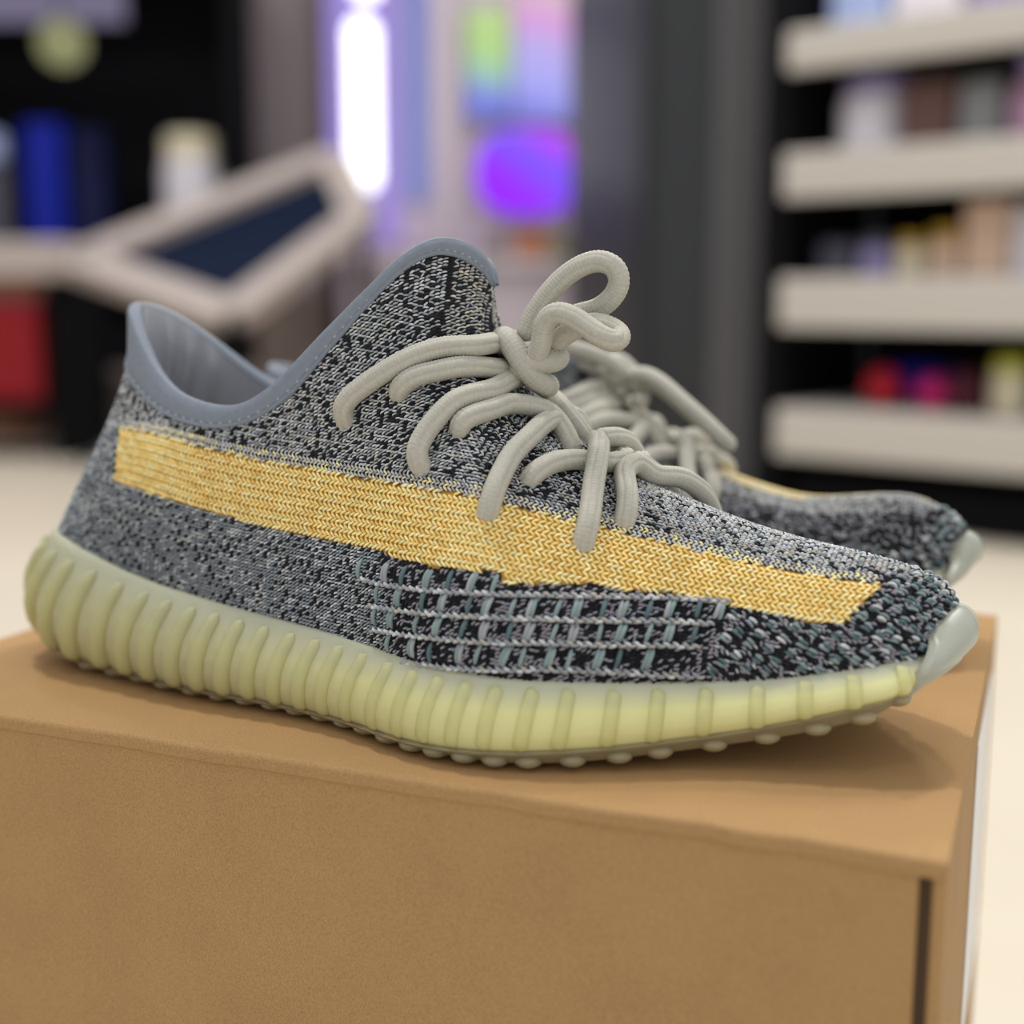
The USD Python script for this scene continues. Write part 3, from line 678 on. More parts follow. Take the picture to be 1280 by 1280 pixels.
def knit(S, rng, fine, second):
    """(grey yarn, stripe yarn) of one side of one shoe"""
    lateral = S.side < 0
    raise_ = (.0075 if second else 0)

    def lay(da, dr, lo, hi):
        I, J = np.meshgrid(np.arange(int(.335 / da)), np.arange(int(lo / dr), int(hi / dr)), indexing='ij')
        I, J = I.ravel(), J.ravel()
        a = I * da + .0004 + rng.normal(0, .03 * da, len(I)); r = J * dr + rng.normal(0, .03 * dr, len(I))
        q = np.interp(a, _qa, _q0) + r
        ui, vi, ok = S.v_at(a, q)
        u, v = ui / (S.nu - 1), vi / (S.nv - 1)
        ok &= (v > .012) & (v < v_bind(u) + .01) & (u < u_cap(v) + .004)
        rb = np.interp(a, *SBOT.T) - np.interp(a, _qa, _q0)
        end = np.interp(r, [-.0135, -.008, -.001], [.2852, .2885, .2920])
        if lateral:
            st = (r < raise_) & (r > rb) & (a > .0272 - r * .55) & (a < end)
        else:
            st = (v > .955) & (a > .195) & (a < .246) if second else np.zeros(len(a), bool)
        return I, J, a, r, q, u, v, rb, st, ok
    out = []
    # grey, dark and teal yarns: fine stitches
    I, J, a, r, q, u, v, rb, st, ok = lay(.00142, .00102, -.086, .104)
    I, J, a, r, q, u, v, rb, st = (x[ok & ~st] for x in (I, J, a, r, q, u, v, rb, st))
    n = len(a)
    x, y, z = S.ev(S.G, u * (S.nu - 1), v * (S.nv - 1)).T
    low = r < 0
    fringe = lateral & ~low & (r < .0040) & (a > .026) & (a < .291)
    heel = low & (a < .150 + (q < .045) * .004)
    lad = lateral & low & ~heel & (a < .256 - (.046 - q) * .25) & (q < .053)
    toe = low & ~heel & ~lad
    toe |= (a > .290) & (v < .82)
    vamp = ~low & (x > .178)
    par = np.where(J % 2 == 0, 1, -1)
    ang = np.where(par > 0, np.radians(44), np.radians(22)) + rng.normal(0, .22, n)
    L = np.full(n, .00185); rad = np.full(n, .00034) * rng.uniform(.85, 1.15, n); lift = np.full(n, .00026)
    wave = .5 + .5 * np.cos(2 * np.pi * (I / 3.0 + J / 4.0 + .25 * np.sin(J * .9)))       # slanted rows of dark yarn
    rag = meshkit.noise(np.c_[I / 9.0, J / 9.0, 0 * I], 3)
    dk = wave + rng.normal(0, .22, n) + (rag - .5) * .5 > .94
    col = np.where(dk[:, None], pick(rng, n, ['black', 'dark'], [.5, .5]), pick(rng, n, ['light', 'mid', 'warm', 'dark'], [.40, .38, .14, .08]))
    wh = .5 + .5 * np.cos(2 * np.pi * (I / 2.0 + J / 5.0))
    c = np.where((wh + rng.normal(0, .30, n) > .98)[:, None], pick(rng, n, ['dark', 'black'], [.8, .2]), pick(rng, n, ['blue', 'mid', 'light'], [.50, .28, .22]))
    col[heel] = c[heel]; ang[heel] = (np.radians(30) + rng.normal(0, .2, n))[heel]
    c = np.where((rng.random(n) < .24 - .10 * (v > .75))[:, None], pick(rng, n, ['dark', 'black'], [.6, .4]), pick(rng, n, ['light', 'warm', 'mid', 'blue'], [.44, .30, .16, .10]))
    col[vamp] = c[vamp]; ang[vamp] = (np.radians(-20) * par + rng.normal(0, .3, n))[vamp]
    if not second:                          # the strip down the front of the ankle and its seam
        front = ~low & (x > .1655) & (z > .1) & ~vamp
        c = pick(rng, n, ['warm', 'mid', 'cream', 'dark'], [.5, .25, .12, .13]); col[front] = c[front]
        seam = ~low & (x > .1646) & (x < .1655) & (z > .1); col[seam] = C['black']
    c = pick(rng, n, ['black', 'dark', 'lilac', 'mid'], [.38, .22, .24, .16]); col[lad] = c[lad]
    c = pick(rng, n, ['black', 'dark', 'lilac', 'light', 'mid'], [.34, .22, .20, .09, .15]); col[toe] = c[toe]; ang[toe] = (np.radians(-20) + rng.normal(0, .45, n))[toe]
    c = pick(rng, n, ['cream', 'light', 'gold_light', 'mid'], [.36, .34, .14, .16]); col[fringe] = c[fringe]; ang[fringe] = (np.radians(35) * par)[fringe]
    out.append([strokes(S, a, q, ang, L, rad, lift, col, 5 if fine else 4, 5 if fine else 3, base=.00012)])
    # chunky slanted teal floats over the toe
    I, J, a, r, q, u, v, rb, st, ok = lay(.0056, .0030, -.086, .03)
    a = a + np.where(J % 2 == 0, .0028, 0) + rng.normal(0, .0004, len(a)); q = q + rng.normal(0, .0003, len(a))
    ui, vi, ok = S.v_at(a, q); v = vi / (S.nv - 1); u = ui / (S.nu - 1)
    edge = np.interp(r, [-.02, -.0135, -.001, .01], [.2880, .2880, .2940, .2990])
    ok &= (v > .05) & (v < .9) & (u < u_cap(v) - .004) & (((r < rb - .0015) & (a > (.256 - (.046 - q) * .25 if lateral else .160))) | ((a > edge) & (r < .009)))
    a, q = a[ok], q[ok]; n = len(a)
    if n:
        aa = np.concatenate([a, a + .0007]); qq = np.concatenate([q, q + .0009]); m = 2 * n
        out[0].append(strokes(S, aa, qq, np.radians(-27) + rng.normal(0, .12, m), .0034, .00050, .00060, pick(rng, m, ['teal', 'light', 'teal_dark', 'blue'], [.36, .18, .26, .2]), 5, 6, base=.0003))
    g = out[0]
    V, F = join([(p[0], p[1]) for p in g]); out[0] = (V, F, np.vstack([p[2] for p in g]))
    # the stripe: rows of yellow chevrons
    I, J, a, r, q, u, v, rb, st, ok = lay(.00175, .00136, -.03, .02)
    I, J, a, r, q, rb = (x[ok & st] for x in (I, J, a, r, q, rb))
    n = len(a)
    if not n:
        return out + [None]
    par = np.where(J % 2 == 0, 1, -1)
    col = np.where((par > 0)[:, None], pick(rng, n, ['gold_light', 'gold'], [.5, .5]), pick(rng, n, ['gold', 'gold_light', 'gold_deep'], [.70, .18, .12]))
    L = np.full(n, .0026); edge = (r < rb + .0016) & (I % 2 == 0); L[edge] *= 1.2
    out.append(strokes(S, a, q, par * np.radians(33) + rng.normal(0, .06, n), L, .00041, .00030, col, 6 if fine else 4, 5 if fine else 3, base=.00015))
    return out


def fabric(S, second):
    """the ground fabric under the yarn, coloured by zone"""
    nu, nv = S.nu, S.nv
    a = S.A.ravel(); q = S.q.ravel(); r = q - np.interp(a, _qa, _q0); rb = np.interp(a, *SBOT.T) - np.interp(a, _qa, _q0)
    end = np.interp(r, [-.0135, -.008, -.001], [.2852, .2885, .2920])
    st = (r < (.0075 if second else 0)) & (r > rb) & (a > .0272 - r * .55) & (a < end) & (S.side < 0)
    col = np.where(st[:, None], C['gold_gap'], np.where((r > 0)[:, None], C['dark'] * .9, C['black'] * 1.1))
    return S.G.reshape(-1, 3), grid_faces(nu, nv, flip=(S.side > 0)), col


STRAPS = [  # lace runs over the upper: (u, v) on the surface and height above it
    [(.3087, .672, -.004), (.3105, .680, .001), (.3137, .696, .0028), (.3373, .718, .0034), (.3723, .716, .0034), (.4089, .719, .0034), (.4457, .727, .0034), (.4950, .732, .0034), (.5783, .977, .003), (.5901, .996, .003)],
    [(.3824, .655, -.003), (.3924, .662, .0024), (.4036, .667, .0030), (.4324, .672, .0030), (.4662, .678, .0030), (.5570, .774, .0030), (.5917, .907, .003), (.597, .985, .003)],
    [(.4178, .462, -.004), (.4178, .471, .001), (.4173, .487, .0028), (.4223, .518, .0032), (.4405, .561, .0034), (.4702, .598, .0034), (.5624, .706, .0034), (.5989, .869, .0034), (.6064, .967, .003)],
    [(.4757, .540, -.003), (.4857, .552, .0022), (.5725, .664, .0030), (.6023, .766, .0030), (.6214, .860, .0030), (.6332, .921, .0032), (.6470, .928, .0026), (.6628, .900, -.001)],
    [(.5510, .388, -.004), (.5525, .395, .001), (.5619, .429, .0028), (.5879, .508, .0034), (.6071, .599, .0034), (.6247, .716, .0034), (.6340, .827, .0034), (.642, .95, .003)],
    [(.6270, .590, -.004), (.6306, .612, .0018), (.6413, .673, .0028), (.6543, .751, .0030), (.6673, .825, .0030), (.6820, .905, .0032), (.6874, .991, .004)],
    [(.6665, .995, .0035), (.6683, .960, .0050), (.6733, .849, .0075), (.6751, .723, .0050), (.6739, .614, .0034), (.6705, .527, .0026), (.6687, .492, .0008), (.668, .480, -.004)],
    [(.6990, .660, -.004), (.6990, .676, .0010), (.6986, .747, .0030), (.6956, .823, .0034), (.6932, .887, .0040), (.6960, .96, .0050), (.7010, .995, .0045)]]
BOW = [[(.1849, -.0040, .1105), (.1872, -.0033, .1169), (.1912, -.0027, .1232), (.1969, -.0020, .1291), (.2026, -.0013, .1325), (.2073, -.0007, .1333), (.2113, .0000, .1313), (.2123, .0007, .1275), (.2097, .0013, .1228), (.2048, .0020, .1197), (.1986, .0027, .1181), (.1932, .0033, .1152), (.1877, .0040, .1085)],
       [(.1880, -.0065, .1045), (.1914, -.0090, .1076), (.1931, -.0100, .1116), (.1947, -.0110, .1163), (.1981, -.0120, .1187), (.2020, -.0123, .1183), (.2071, -.0127, .1157), (.2121, -.0130, .1127), (.2151, -.0110, .1114), (.2149, -.0060, .1130), (.2108, -.0050, .1152), (.2054, -.0040, .1157), (.1983, -.0030, .1130), (.1919, -.0020, .1080), (.1885, -.0010, .1040)]]
KNOT = [[(.1770, .0035, .1080), (.1775, -.0030, .1105), (.1805, -.0075, .1112), (.1845, -.0095, .1080), (.1880, -.0085, .1025), (.1905, -.0040, .0985), (.1900, .0030, .0975)],
        [(.1935, .0010, .1075), (.1925, -.0060, .1050), (.1885, -.0085, .1045), (.1840, -.0065, .1015), (.1800, -.0030, .1000)],
        [(.1800, .0010, .1065), (.1830, -.0040, .1065), (.1870, -.0050, .1045), (.1900, .0000, .1020)]]
RIBS = [(.0055, -.0060), (.0165, .0030), (.0275, .0120), (.0385, .0222), (.0485, .0340), (.0590, .0462), (.0719, .0597), (.0838, .0719), (.0942, .0834), (.1043, .0946), (.1132, .1045), (.1223, .1143), (.1315, .1237), (.1414, .1338), (.1508, .1436), (.1599, .1527), (.1700, .1626), (.1812, .1743), (.1908, .1848), (.1995, .1940), (.2082, .2031), (.2167, .2122), (.2266, .2220), (.2361, .2320), (.2481, .2447), (.2596, .2569), (.2719, .2700), (.2850, .2840), (.2971, .2963), (.3095, .3085), (.3231, .3214)]
LUGS = [.0375, .0500, .0625, .0748, .0867, .0993, .1104, .1204, .1302, .1399, .1497, .1590, .1676, .1778, .1879, .1966, .2059, .2151, .2245, .2364, .2488, .2596, .2736, .2870, .2999, .3118, .3244]


def sole_surface(a, fr, side):
    """points, outward normals on the midsole wall at arc length a and height fraction fr"""
    o = OL[side]; s = np.where(a < 0, -1, 1); aa = np.abs(a)
    xy = o(aa) * np.stack([np.ones_like(s), s], -1) if (s < 0).any() else o(aa)
    N = o.normal(aa) * (np.stack([np.ones_like(s), s], -1) if (s < 0).any() else 1)
    f, off = midsole_profile(xy[:, 0])
    of = np.array([np.interp(fr[k], f, off[k]) for k in range(len(a))])
    z = zmid(np.clip(xy[:, 0], 0, .312)) * (1 - fr) + ztop(np.clip(xy[:, 0], 0, .312)) * fr
    return np.c_[xy + N * of[:, None], z], np.c_[N, np.zeros(len(a))]


def sole_tint(x, fr):
    """heel: murky yellow green; forefoot: the pale yellow core shows through below a greyer band"""
    h = np.clip((.215 - x) / .13, 0, 1)[:, None]
    band = np.clip((fr - .60) / .3, 0, 1)[:, None]
    fore = np.array(srgb(242, 238, 162)) * (1 - band) + np.array(srgb(200, 201, 170)) * band
    heel = np.array(srgb(199, 196, 149)) * (1 - band) + np.array(srgb(184, 184, 156)) * band
    return fore * (1 - h) + heel * h


def sneaker(label, group, loc, euler, second):
    fine = not second
    rng = np.random.default_rng(7 if fine else 8)
    t = UsdGeom.Xform.Define(stage, numbered('/World', 'sneaker'))
    t.AddTranslateOp().Set(loc); t.AddRotateZOp().Set(euler[0]); t.AddRotateYOp().Set(euler[1]); t.AddRotateXOp().Set(euler[2])
    t = tag(t.GetPrim(), label, 'shoe', group)
    mir = np.array([1, -1, 1.]) if second else np.ones(3)

    def put(name, vf, mat_, parent, **kw):
        v, f = np.asarray(vf[0]) * mir, np.asarray(vf[1])
        return obj(name, (v, f[:, ::-1] if second else f), mat_, parent, **kw)
    S = {s: Surf(s, 400 if fine else 260, 90 if fine else 60, slouch=second) for s in (-1, 1)}
    for s in S.values():
        s.du, s.dv = np.gradient(s.G, axis=0), np.gradient(s.G, axis=1)
    # upper and its yarns
    fb = [fabric(S[s], second) for s in (-1, 1)]
    V, F = join([(x[0], x[1]) for x in fb])
    upper = put('upper', (V, F), 'yarn', t, colors=np.vstack([x[2] for x in fb]))
    kn = [knit(S[s], rng, fine and s < 0, second) for s in (-1, 1)]
    for k, name in enumerate(('knit_yarn', 'stripe_yarn')):
        ps = [x[k] for x in kn if x[k] is not None]
        V, F = join([(p[0], p[1]) for p in ps])
        put(name, (V, F), 'yarn', upper, colors=np.vstack([p[2] for p in ps]), kind='stuff', label='golden yellow stripe' if k else None)
    L = S[-1]
    if fine:
        for rl in RIBLINES:      # raised courses of the ladder knit
            A = np.array(rl); aa = np.arange(A[0, 0], A[-1, 0], .00125); q = np.interp(aa, *A.T) + np.where(np.arange(len(aa)) % 2, .00028, -.00028)
            v, f, c = strokes(L, aa, q, np.where(np.arange(len(aa)) % 2, -.32, .32) + rng.normal(0, .08, len(aa)), .0027, .00048, .0006, pick(rng, len(aa), ['mid', 'light', 'warm'], [.55, .27, .18]), 6, 5, base=.0007)
            put('knit_rib', (v, f), 'yarn', upper, colors=c)
        for row, (q0, ln) in zip(LADDER, LADDER_Q):
            for k, a0 in enumerate(row):
                wide = k % 2 == 1
                n = 2 if wide else 1
                aa = a0 + (np.arange(n) - (n - 1) / 2) * .0011
                qq = np.full(n, q0 + np.interp(a0, [.144, .170, .20, .25], [-.0012, -.0003, .0003, -.0004])) + rng.normal(0, .0002, n)
                cc = pick(rng, n, ['teal', 'mid'] if wide else ['teal_dark', 'teal'], [.55, .45]) * (1.05 if wide else 1.0)
                v, f, c = strokes(L, aa, qq, np.radians(84) + rng.normal(0, .06, n), ln * 1.04, .00066, .0008, cc, 7, 7, base=.0004)
                put('ladder_stitch', (v, f), 'yarn', upper, colors=c)
    # collar binding, piping, stitches and lining
    band, pipe, stit, linv = [], [], [], []
    for sd in (-1, 1):
        s = S[sd]; nu, nv = s.nu, s.nv
        ue = np.linspace(0, .515, 220 if fine else 130); ui = ue * (nu - 1); vb = v_bind(ue) * (nv - 1)
        top = np.full_like(ui, nv - 1.0)

        def at(frac, h, up=0.0):
            vi = np.minimum(vb + (top - vb) * frac, nv - 1.0001); P = s.ev(s.G, ui, vi); n = s.ev(s.n, ui, vi); n /= np.linalg.norm(n, axis=1)[:, None]
            d = s.ev(s.dv, ui, np.full_like(ui, nv - 1.0001)); d /= np.linalg.norm(d, axis=1)[:, None]
            Q = P + n * h + d * up
            Q[0, 1] = 0
            return Q, n
        rows = [at(0, -.0004)[0], at(0.02, .0008)[0], at(.3, .0013)[0], at(.7, .0017)[0], at(1, .0015)[0], at(1, .0009, .0011)[0], at(1, -.0004, .0016)[0], at(1, -.0022, .0012)[0], at(1, -.0031, .0002)[0], at(.9, -.0031)[0], at(.5, -.0024)[0]]
        G = np.stack(rows, 1)
        band.append((G.reshape(-1, 3), grid_faces(*G.shape[:2], flip=sd > 0)))
        e, n = at(0, .0006)
        pipe.append(tube(e, .0007, 8, .0015 if fine else .003, ref=n))
        k = np.arange(0, len(e), 4)
        c = e[k]; T = np.gradient(e, axis=0)[k]; T /= np.linalg.norm(T, axis=1)[:, None]
        for c_, T_, n_ in zip(c, T, n[k]):
            w_ = np.cross(n_, T_); b = trimesh.creation.icosphere(1, 1.0)
            stit.append((c_ + n_ * .00035 + w_ * .0009 * (1 if w_[2] > 0 else -1) + b.vertices[:, :1] * T_ * .0007 + b.vertices[:, 1:2] * w_ * .0004 + b.vertices[:, 2:] * n_ * .0004, b.faces))
        # lining
        uu = np.linspace(0, .60, 130); vv = np.linspace(.16, 1, 40)
        Ui, Vi = np.meshgrid(uu * (nu - 1), np.minimum(vv * (nv - 1), nv - 1.001), indexing='ij')
        P = s.ev(s.G, Ui.ravel(), Vi.ravel()); n = s.ev(s.n, Ui.ravel(), Vi.ravel()); n /= np.linalg.norm(n, axis=1)[:, None]
        h = np.full(len(P), .0034)
        um = np.repeat(uu, 40)
        for c0 in (.040, .062, .084):
            h += .0030 * np.exp(-((um - c0) / .0048) ** 2) * np.clip((1 - np.tile(vv, 130)) / .12, 0, 1)
        P = P - n * h[:, None]; P[:40, 1] = 0
        linv.append((P, grid_faces(130, 40, flip=sd < 0)))
    binding = put('collar_binding', tm(band), 'binding_fabric', t)
    put('piping', tm(pipe), 'binding_fabric', binding)
    put('stitching', tm(stit), 'thread_light', binding, kind='stuff')
    lining = put('collar_lining', tm(linv), 'lining_fabric', t)
    e = np.vstack([linv[0][0].reshape(130, 40, 3)[:, 0], linv[1][0].reshape(130, 40, 3)[::-1, 0]])
    ctr = e.mean(0); i = np.arange(len(e))
    put('insole', (np.vstack([e - [0, 0, .001], ctr[None] - [0, 0, .002]]), np.stack([i, (i + 1) % len(e), np.full(len(e), len(e))], 1)), 'insole_foam', lining)
    # midsole with ribs
    NA = 420 if fine else 240
    fr = np.r_[-.02, np.linspace(0, 1, 22)]
    loop, tint = [], []
    for sd, order in ((-1, 1), (1, -1)):
        a = np.linspace(0, OL[sd].L, NA)[::order]
        a = a[:-1]
        rows = [sole_surface(a, np.full(len(a), max(f, 0.)), sd) for f in fr]
        G = np.stack([r[0] for r in rows], 1)
        G[:, 0] -= rows[0][1] * .010
        top_in = G[:, -1] - rows[0][1] * .0018 + [0, 0, .0004]; top_in2 = G[:, -1] - rows[0][1] * .006 - [0, 0, .0012]
        G = np.concatenate([G, top_in[:, None], top_in2[:, None]], 1)
        loop.append(G); ff = np.r_[fr, 1, 1]
        tint.append(np.stack([sole_tint(G[:, 0, 0], np.full(len(a), f)) for f in ff], 1))
    G, Tn = np.concatenate(loop), np.concatenate(tint)
    mid = put('midsole', (G.reshape(-1, 3), grid_faces(len(G), G.shape[1], closed=True)), 'rubber', t, colors=Tn.reshape(-1, 3))
    for sd in (-1, 1):
        for a0, a1 in (RIBS if sd < 0 else RIBS[2:]):
            if sd > 0:
                a0, a1 = a0 * OL[1].L / OL[-1].L, a1 * OL[1].L / OL[-1].L
            tt = np.linspace(0, 1, 18); fr_ = .93 + (.015 - .93) * tt
            a = a0 + (a1 - a0) * tt ** .75
            P, N = sole_surface(a, fr_, sd)
            T = np.gradient(P, axis=0); T /= np.linalg.norm(T, axis=1)[:, None]
            B = np.cross(T, N); B /= np.linalg.norm(B, axis=1)[:, None]; N = np.cross(B, T)
            h = np.clip((.20 - a0) / .14, 0, 1)
            w = (.0022 + .0001 * h) + (.0002 + .0022 * h) * tt ** .8
            p = (.0013 + .0011 * h) + .0012 * h * tt
            e = np.sqrt(np.clip(1 - np.clip(1 - tt / .10, 0, 1) ** 2, .001, 1)) * np.sqrt(np.clip(1 - np.clip((tt - .88) / .12, 0, 1) ** 2, .02, 1))
            th = np.linspace(0, np.pi, 11)
            V = P[:, None] + B[:, None] * (w * e)[:, None, None] * np.cos(th)[None, :, None] + N[:, None] * ((p * e)[:, None, None] * np.sin(th)[None, :, None] - .0005)
            c = sole_tint(np.repeat(P[:, 0], 11), np.repeat(np.minimum(fr_, .72), 11)) * np.array([.87, .87, .78])
            put('rib', (V.reshape(-1, 3), grid_faces(18, 11, flip=sd < 0)), 'rubber', mid, colors=c)
    # outsole with lugs
    loop = []
    for sd, order in ((-1, 1), (1, -1)):
        a = np.linspace(0, OL[sd].L, 260 if fine else 160)[::order][:-1]
        xy = OL[sd](a); N = np.c_[OL[sd].normal(a), np.zeros(len(a))]; x = np.clip(xy[:, 0], 0, .312)
        zo, zm_ = zout(x) + .0014, zmid(x)
        toe = np.clip((x - .293) / .018, 0, 1)
        rim = lambda o, z: np.c_[xy, z] + N * (o - .0085 * toe)[:, None]
        loop.append(np.stack([rim(-.006, zm_ + .0006), rim(.0002, zm_ + .0008), rim(.0015, zm_ + .0003), rim(.0007, zm_ - .0006), rim(-.0006, zm_ * .6 + zo * .4), rim(-.0016, zo + .0006), rim(-.0030, zo), rim(-.012, zo)], 1))
    G = np.concatenate(loop); n, m = G.shape[:2]
    Cb = np.array([.16, 0, .0022]); V = np.vstack([G.reshape(-1, 3), Cb])
    i = np.arange(n); F = np.vstack([grid_faces(n, m, closed=True, flip=True), np.stack([i * m + m - 1, np.full(n, n * m), ((i + 1) % n) * m + m - 1], 1)])
    out = put('outsole', (V, F), 'outsole_rubber', t)
    b = trimesh.creation.icosphere(2, 1.0)
    for sd in (-1, 1):
        for a0 in LUGS:
            a = np.array([a0 * OL[sd].L / OL[-1].L]); xy = OL[sd](a)[0]; N = np.r_[OL[sd].normal(a)[0], 0]; T = np.array([-N[1], N[0], 0])
            toe = np.clip((xy[0] - .293) / .018, 0, 1)
            c = np.r_[xy, zout(xy[0]) + .0026] - N * (.0044 + .008 * toe)
            put('lug', (c + b.vertices[:, :1] * T * .0043 + b.vertices[:, 1:2] * N * .0055 + b.vertices[:, 2:] * np.array([0, 0, .0026]), b.faces), 'outsole_rubber', out, smooth=True)
    # toe cap
    cols = []
    for sd in (-1, 1):
        s = S[sd]; o = OL[sd]
        a = np.linspace(o.at_x(.3010), o.L, 60)
        xy = o(a); N = np.c_[o.normal(a), np.zeros(len(a))]; x = np.clip(xy[:, 0], 0, .312)
        p = lambda off, z: np.c_[xy, z] + N * off
        tk = -.0075 * np.clip((x - .295) / .016, 0, 1)
        rows = [np.c_[xy, zout(x) + .0030] + N * (-.012 + tk)[:, None], np.c_[xy, zout(x) + .0024] + N * (-.0045 + tk)[:, None], np.c_[xy, zmid(x) * .5 + zout(x) * .5 + .001] + N * (.0008 + tk * .9)[:, None]]
        rows += [sole_surface(a, np.full(len(a), f_), sd)[0] + N * .0016 for f_ in (0., .15, .3, .45, .6)]
        ST_x = np.array([(-q[0] if q[0] <= 0 else (o.L if q[0] > 1 else float(o.at_x(q[0])))) for q in ST])
        u = np.maximum(np.interp(a, ST_x, np.linspace(0, 1, len(ST))), .929)
        vt = np.interp(u, [.929, .942, .972, .978], [.30, .52, .96, .999])
        P3 = s.ev(s.G, u * (s.nu - 1) - 1e-6, vt * (s.nv - 1)); n = s.ev(s.n, u * (s.nu - 1) - 1e-6, vt * (s.nv - 1)); n /= np.linalg.norm(n, axis=1)[:, None]
        P3 = P3 + n * .0012
        P0 = rows[-1]
        hgt = (P3 - P0)[:, 2]
        P1 = P0 + N * .0040 + np.c_[0 * x, 0 * x, .35 * hgt]
        P2 = P3 + N * (.0030 + .0040 * vt)[:, None] - np.c_[0 * x, 0 * x, .12 * hgt]
        for b_ in np.linspace(0, 1, 16)[1:, None]:
            rows.append((1 - b_) ** 3 * P0 + 3 * b_ * (1 - b_) ** 2 * P1 + 3 * b_ * b_ * (1 - b_) * P2 + b_ ** 3 * P3)
        rows.append(P3 - n * .002)
        G = np.stack(rows, 1)
        cols.append((G.reshape(-1, 3), grid_faces(*G.shape[:2], flip=sd > 0)))
        edge = G[0]
        cols.append((np.concatenate([edge, edge - np.array([.0005, 0, 0]) - N[0] * .0025]), grid_faces(2, len(edge), flip=sd < 0)))
    put('toe_cap', tm(cols), 'toe_rubber', t, smooth=50, label='smooth grey rubber toe cap')
    # laces
    K, st, br = (40, .00036, .085) if fine else (12, .0016, 0)
    if fine:
        knot, loops = KNOT, BOW
    else:
        kc = np.array([.1870, .0, .0900])
        knot = [np.array(k) - [.1855, -.004, .1045] + kc for k in KNOT]
        loops = [[kc, (.1970, .006, .0920), (.2080, .010, .0850), (.2180, .012, .0770), (.2260, .010, .0690), (.2230, .004, .0700), (.2110, .002, .0790), (.1990, .001, .0880), kc],
                 [kc, (.1780, .006, .0990), (.1660, .010, .1030), (.1520, .013, .1020), (.1460, .011, .0970), (.1560, .006, .0980), (.1720, .003, .0960), kc]]
        loops = [np.array(l) for l in loops]
    lace = put('shoelace', tm([tube(k, .0034, K, st, ref=(0, -1, .3), braid=br) for k in knot]), 'lace_rope', t, smooth=True)
    for sd in (-1, 1):
        s = S[sd]
        for k, L_ in enumerate(STRAPS):
            A = np.array(L_); P = s.ev(s.G, A[:, 0] * (s.nu - 1), np.minimum(A[:, 1] * (s.nv - 1), s.nv - 1.001)); n = s.ev(s.n, A[:, 0] * (s.nu - 1), A[:, 1] * (s.nv - 1) - .001)
            n /= np.linalg.norm(n, axis=1)[:, None]
            n[(A[:, 1] > .93) & (A[:, 0] > .5)] *= [1, .4, 1]
            Q = P + n * A[:, 2:]
            if k == 7 and sd < 0:
                Q = np.vstack([Q[:-1], [(.2225, .0040, .0725), (.2275, .0085, .0715), (.2320, .0150, .0680), (.2345, .0230, .0610), (.2350, .0270, .0540)] if fine else Q[-1:]])
            put('lace_strap', tube(Q, .0030, K, st, ref=n, braid=br, groove=.13 if fine else 0), 'lace_rope', lace, smooth=True)
    for l in loops:
        put('bow_loop', tube(l, .0030, K, st, ref=(0, -1, .2), braid=br, groove=.10 if fine else 0), 'lace_rope', lace, smooth=True)
    return t


# ------------------------------------------------------------------ the box and the shoes
BX = thing('shoebox', 'plain brown cardboard box with pale folded top edge under the sneakers', 'box', (.0969, .2746, TOP), -22.46)
BW, BD, BH = .335, .246, .125


def sheet(p0, size, r=.0012, wob=0.0, seed=1, n=60):
    """a board panel with rounded edges, a little uneven"""
    sx, sy, sz = size
    v, f = rbox(sx, sy, sz, r, seg=12)
    return v + np.array(p0) + np.array([sx / 2, sy / 2, 0]), f


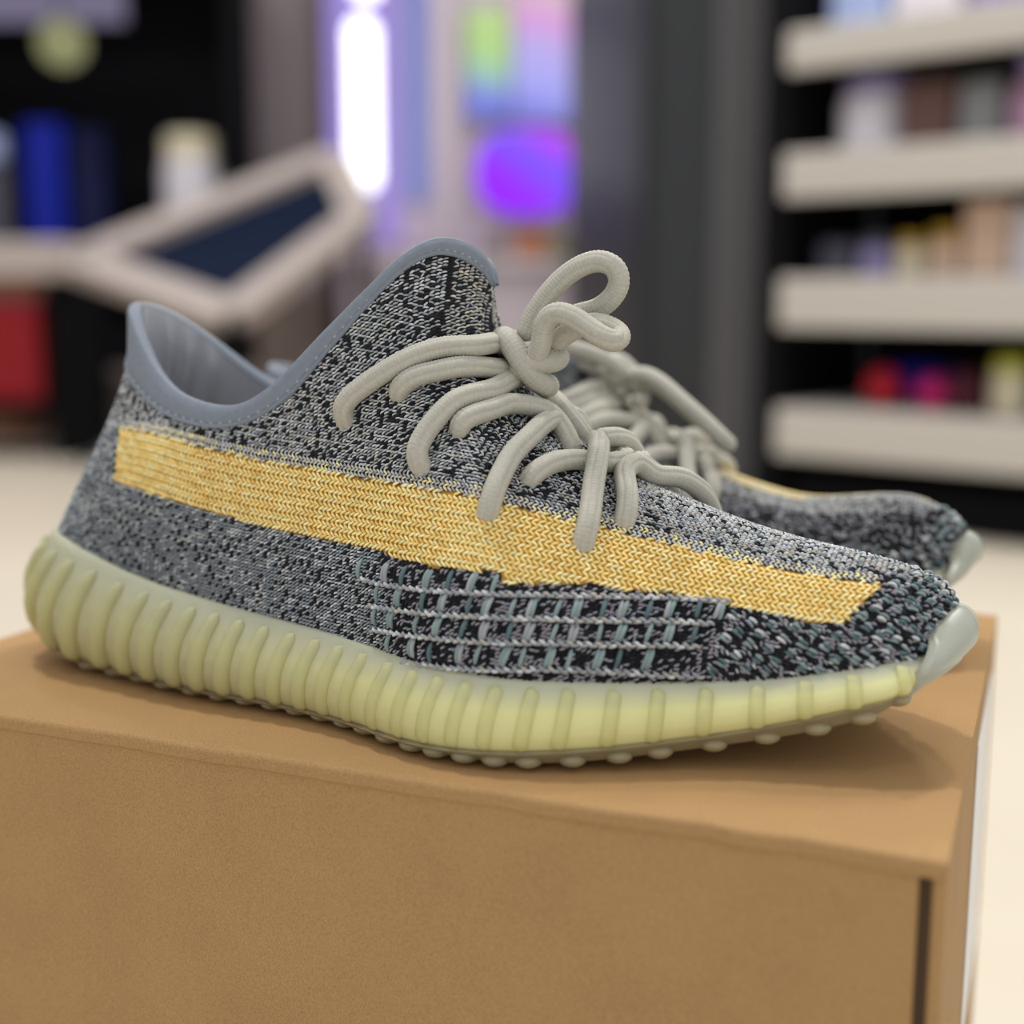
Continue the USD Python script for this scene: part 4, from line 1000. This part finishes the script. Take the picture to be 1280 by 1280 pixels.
n_ = 160                                     # the lid: its folded front edge is a little dented and wavy
xs_ = np.linspace(-BW, 0, n_)
r_ = .0018
arc_ = [(r_ - r_ * math.cos(q), -r_ + r_ * math.sin(q)) for q in np.linspace(0, math.pi / 2, 7)]
prof = np.array([(.0030, -.0046), (.0006, -.0046), (.0000, -.0040)] + [(y, z) for y, z in arc_] + [(BD * .03, 0), (BD * .3, 0), (BD * .6, 0), (BD - .002, 0), (BD, -.002), (BD, -.0045)])
dent = (meshkit.fbm(np.c_[xs_ * 45, xs_ * 0, xs_ * 0], 4, 3) - .5)
V_ = np.zeros((n_, len(prof), 3)); V_[..., 0] = xs_[:, None]; V_[..., 1:] = prof[None]
fr_w = np.clip(1 - prof[:, 0] / .010, 0, 1)
V_[..., 2] += dent[:, None] * .0016 * fr_w[None]
V_[..., 1] += np.abs(dent)[:, None] * .0012 * fr_w[None]
F_ = grid_faces(n_, len(prof), flip=True)
caps = [np.array([(k * len(prof), k * len(prof) + i, k * len(prof) + i + 1) for i in range(1, len(prof) - 1)]) for k in (0, n_ - 1)]
obj('lid_panel', (V_.reshape(-1, 3), np.vstack([F_] + caps)), 'cardboard', BX, smooth=50)
obj('front_panel', sheet((-BW + .001, .0011, -BH), (BW - .0070, .003, BH - .0035), .0010), 'cardboard', BX)
side = obj('side_panel', sheet((-.0032, .0012, -BH), (.0032, BD - .0012, BH - .0030), .0012), 'cardboard', BX)
obj('side_panel', sheet((-BW, .0012, -BH), (.0032, BD - .0012, BH - .0030), .0012), 'cardboard', BX)
obj('back_panel', sheet((-BW, BD - .0034, -BH), (BW, .003, BH - .003), .0012), 'cardboard', BX)
obj('inner_flap', sheet((-.012, .0036, -BH), (.009, .0012, BH - .006), .0004), 'box_inside', BX)
obj('bottom_panel', sheet((-BW, 0.0015, -BH), (BW, BD - .003, .003), .0012), 'cardboard', BX)
lab = rbox(.0005, .085, .105, .0002); obj('sticker', (lab[0] + np.array([.0003, .165, -.118]), lab[1]), 'white_label', side)
P0 = thing('carton', 'large brown cardboard carton carrying the shoebox', 'box', (.0969, .2746, 0), -22.46)
obj('carton_body', rbox(BW, BD, TOP - BH - .0005, .003, (-BW / 2, BD / 2, 0)), 'cardboard', P0)

sneaker('grey knit sneaker with yellow stripe in sharp focus, nearer of the pair on the box', None, (-0.16377, 0.46544, TOP + .0003), (-24.0, 0, 0), False)
sneaker('out of focus grey knit sneaker behind the sharp one, laces drooping over its toe', None, (-.134, .548, TOP + .0030), (-17.5, 0, 3.0), True)
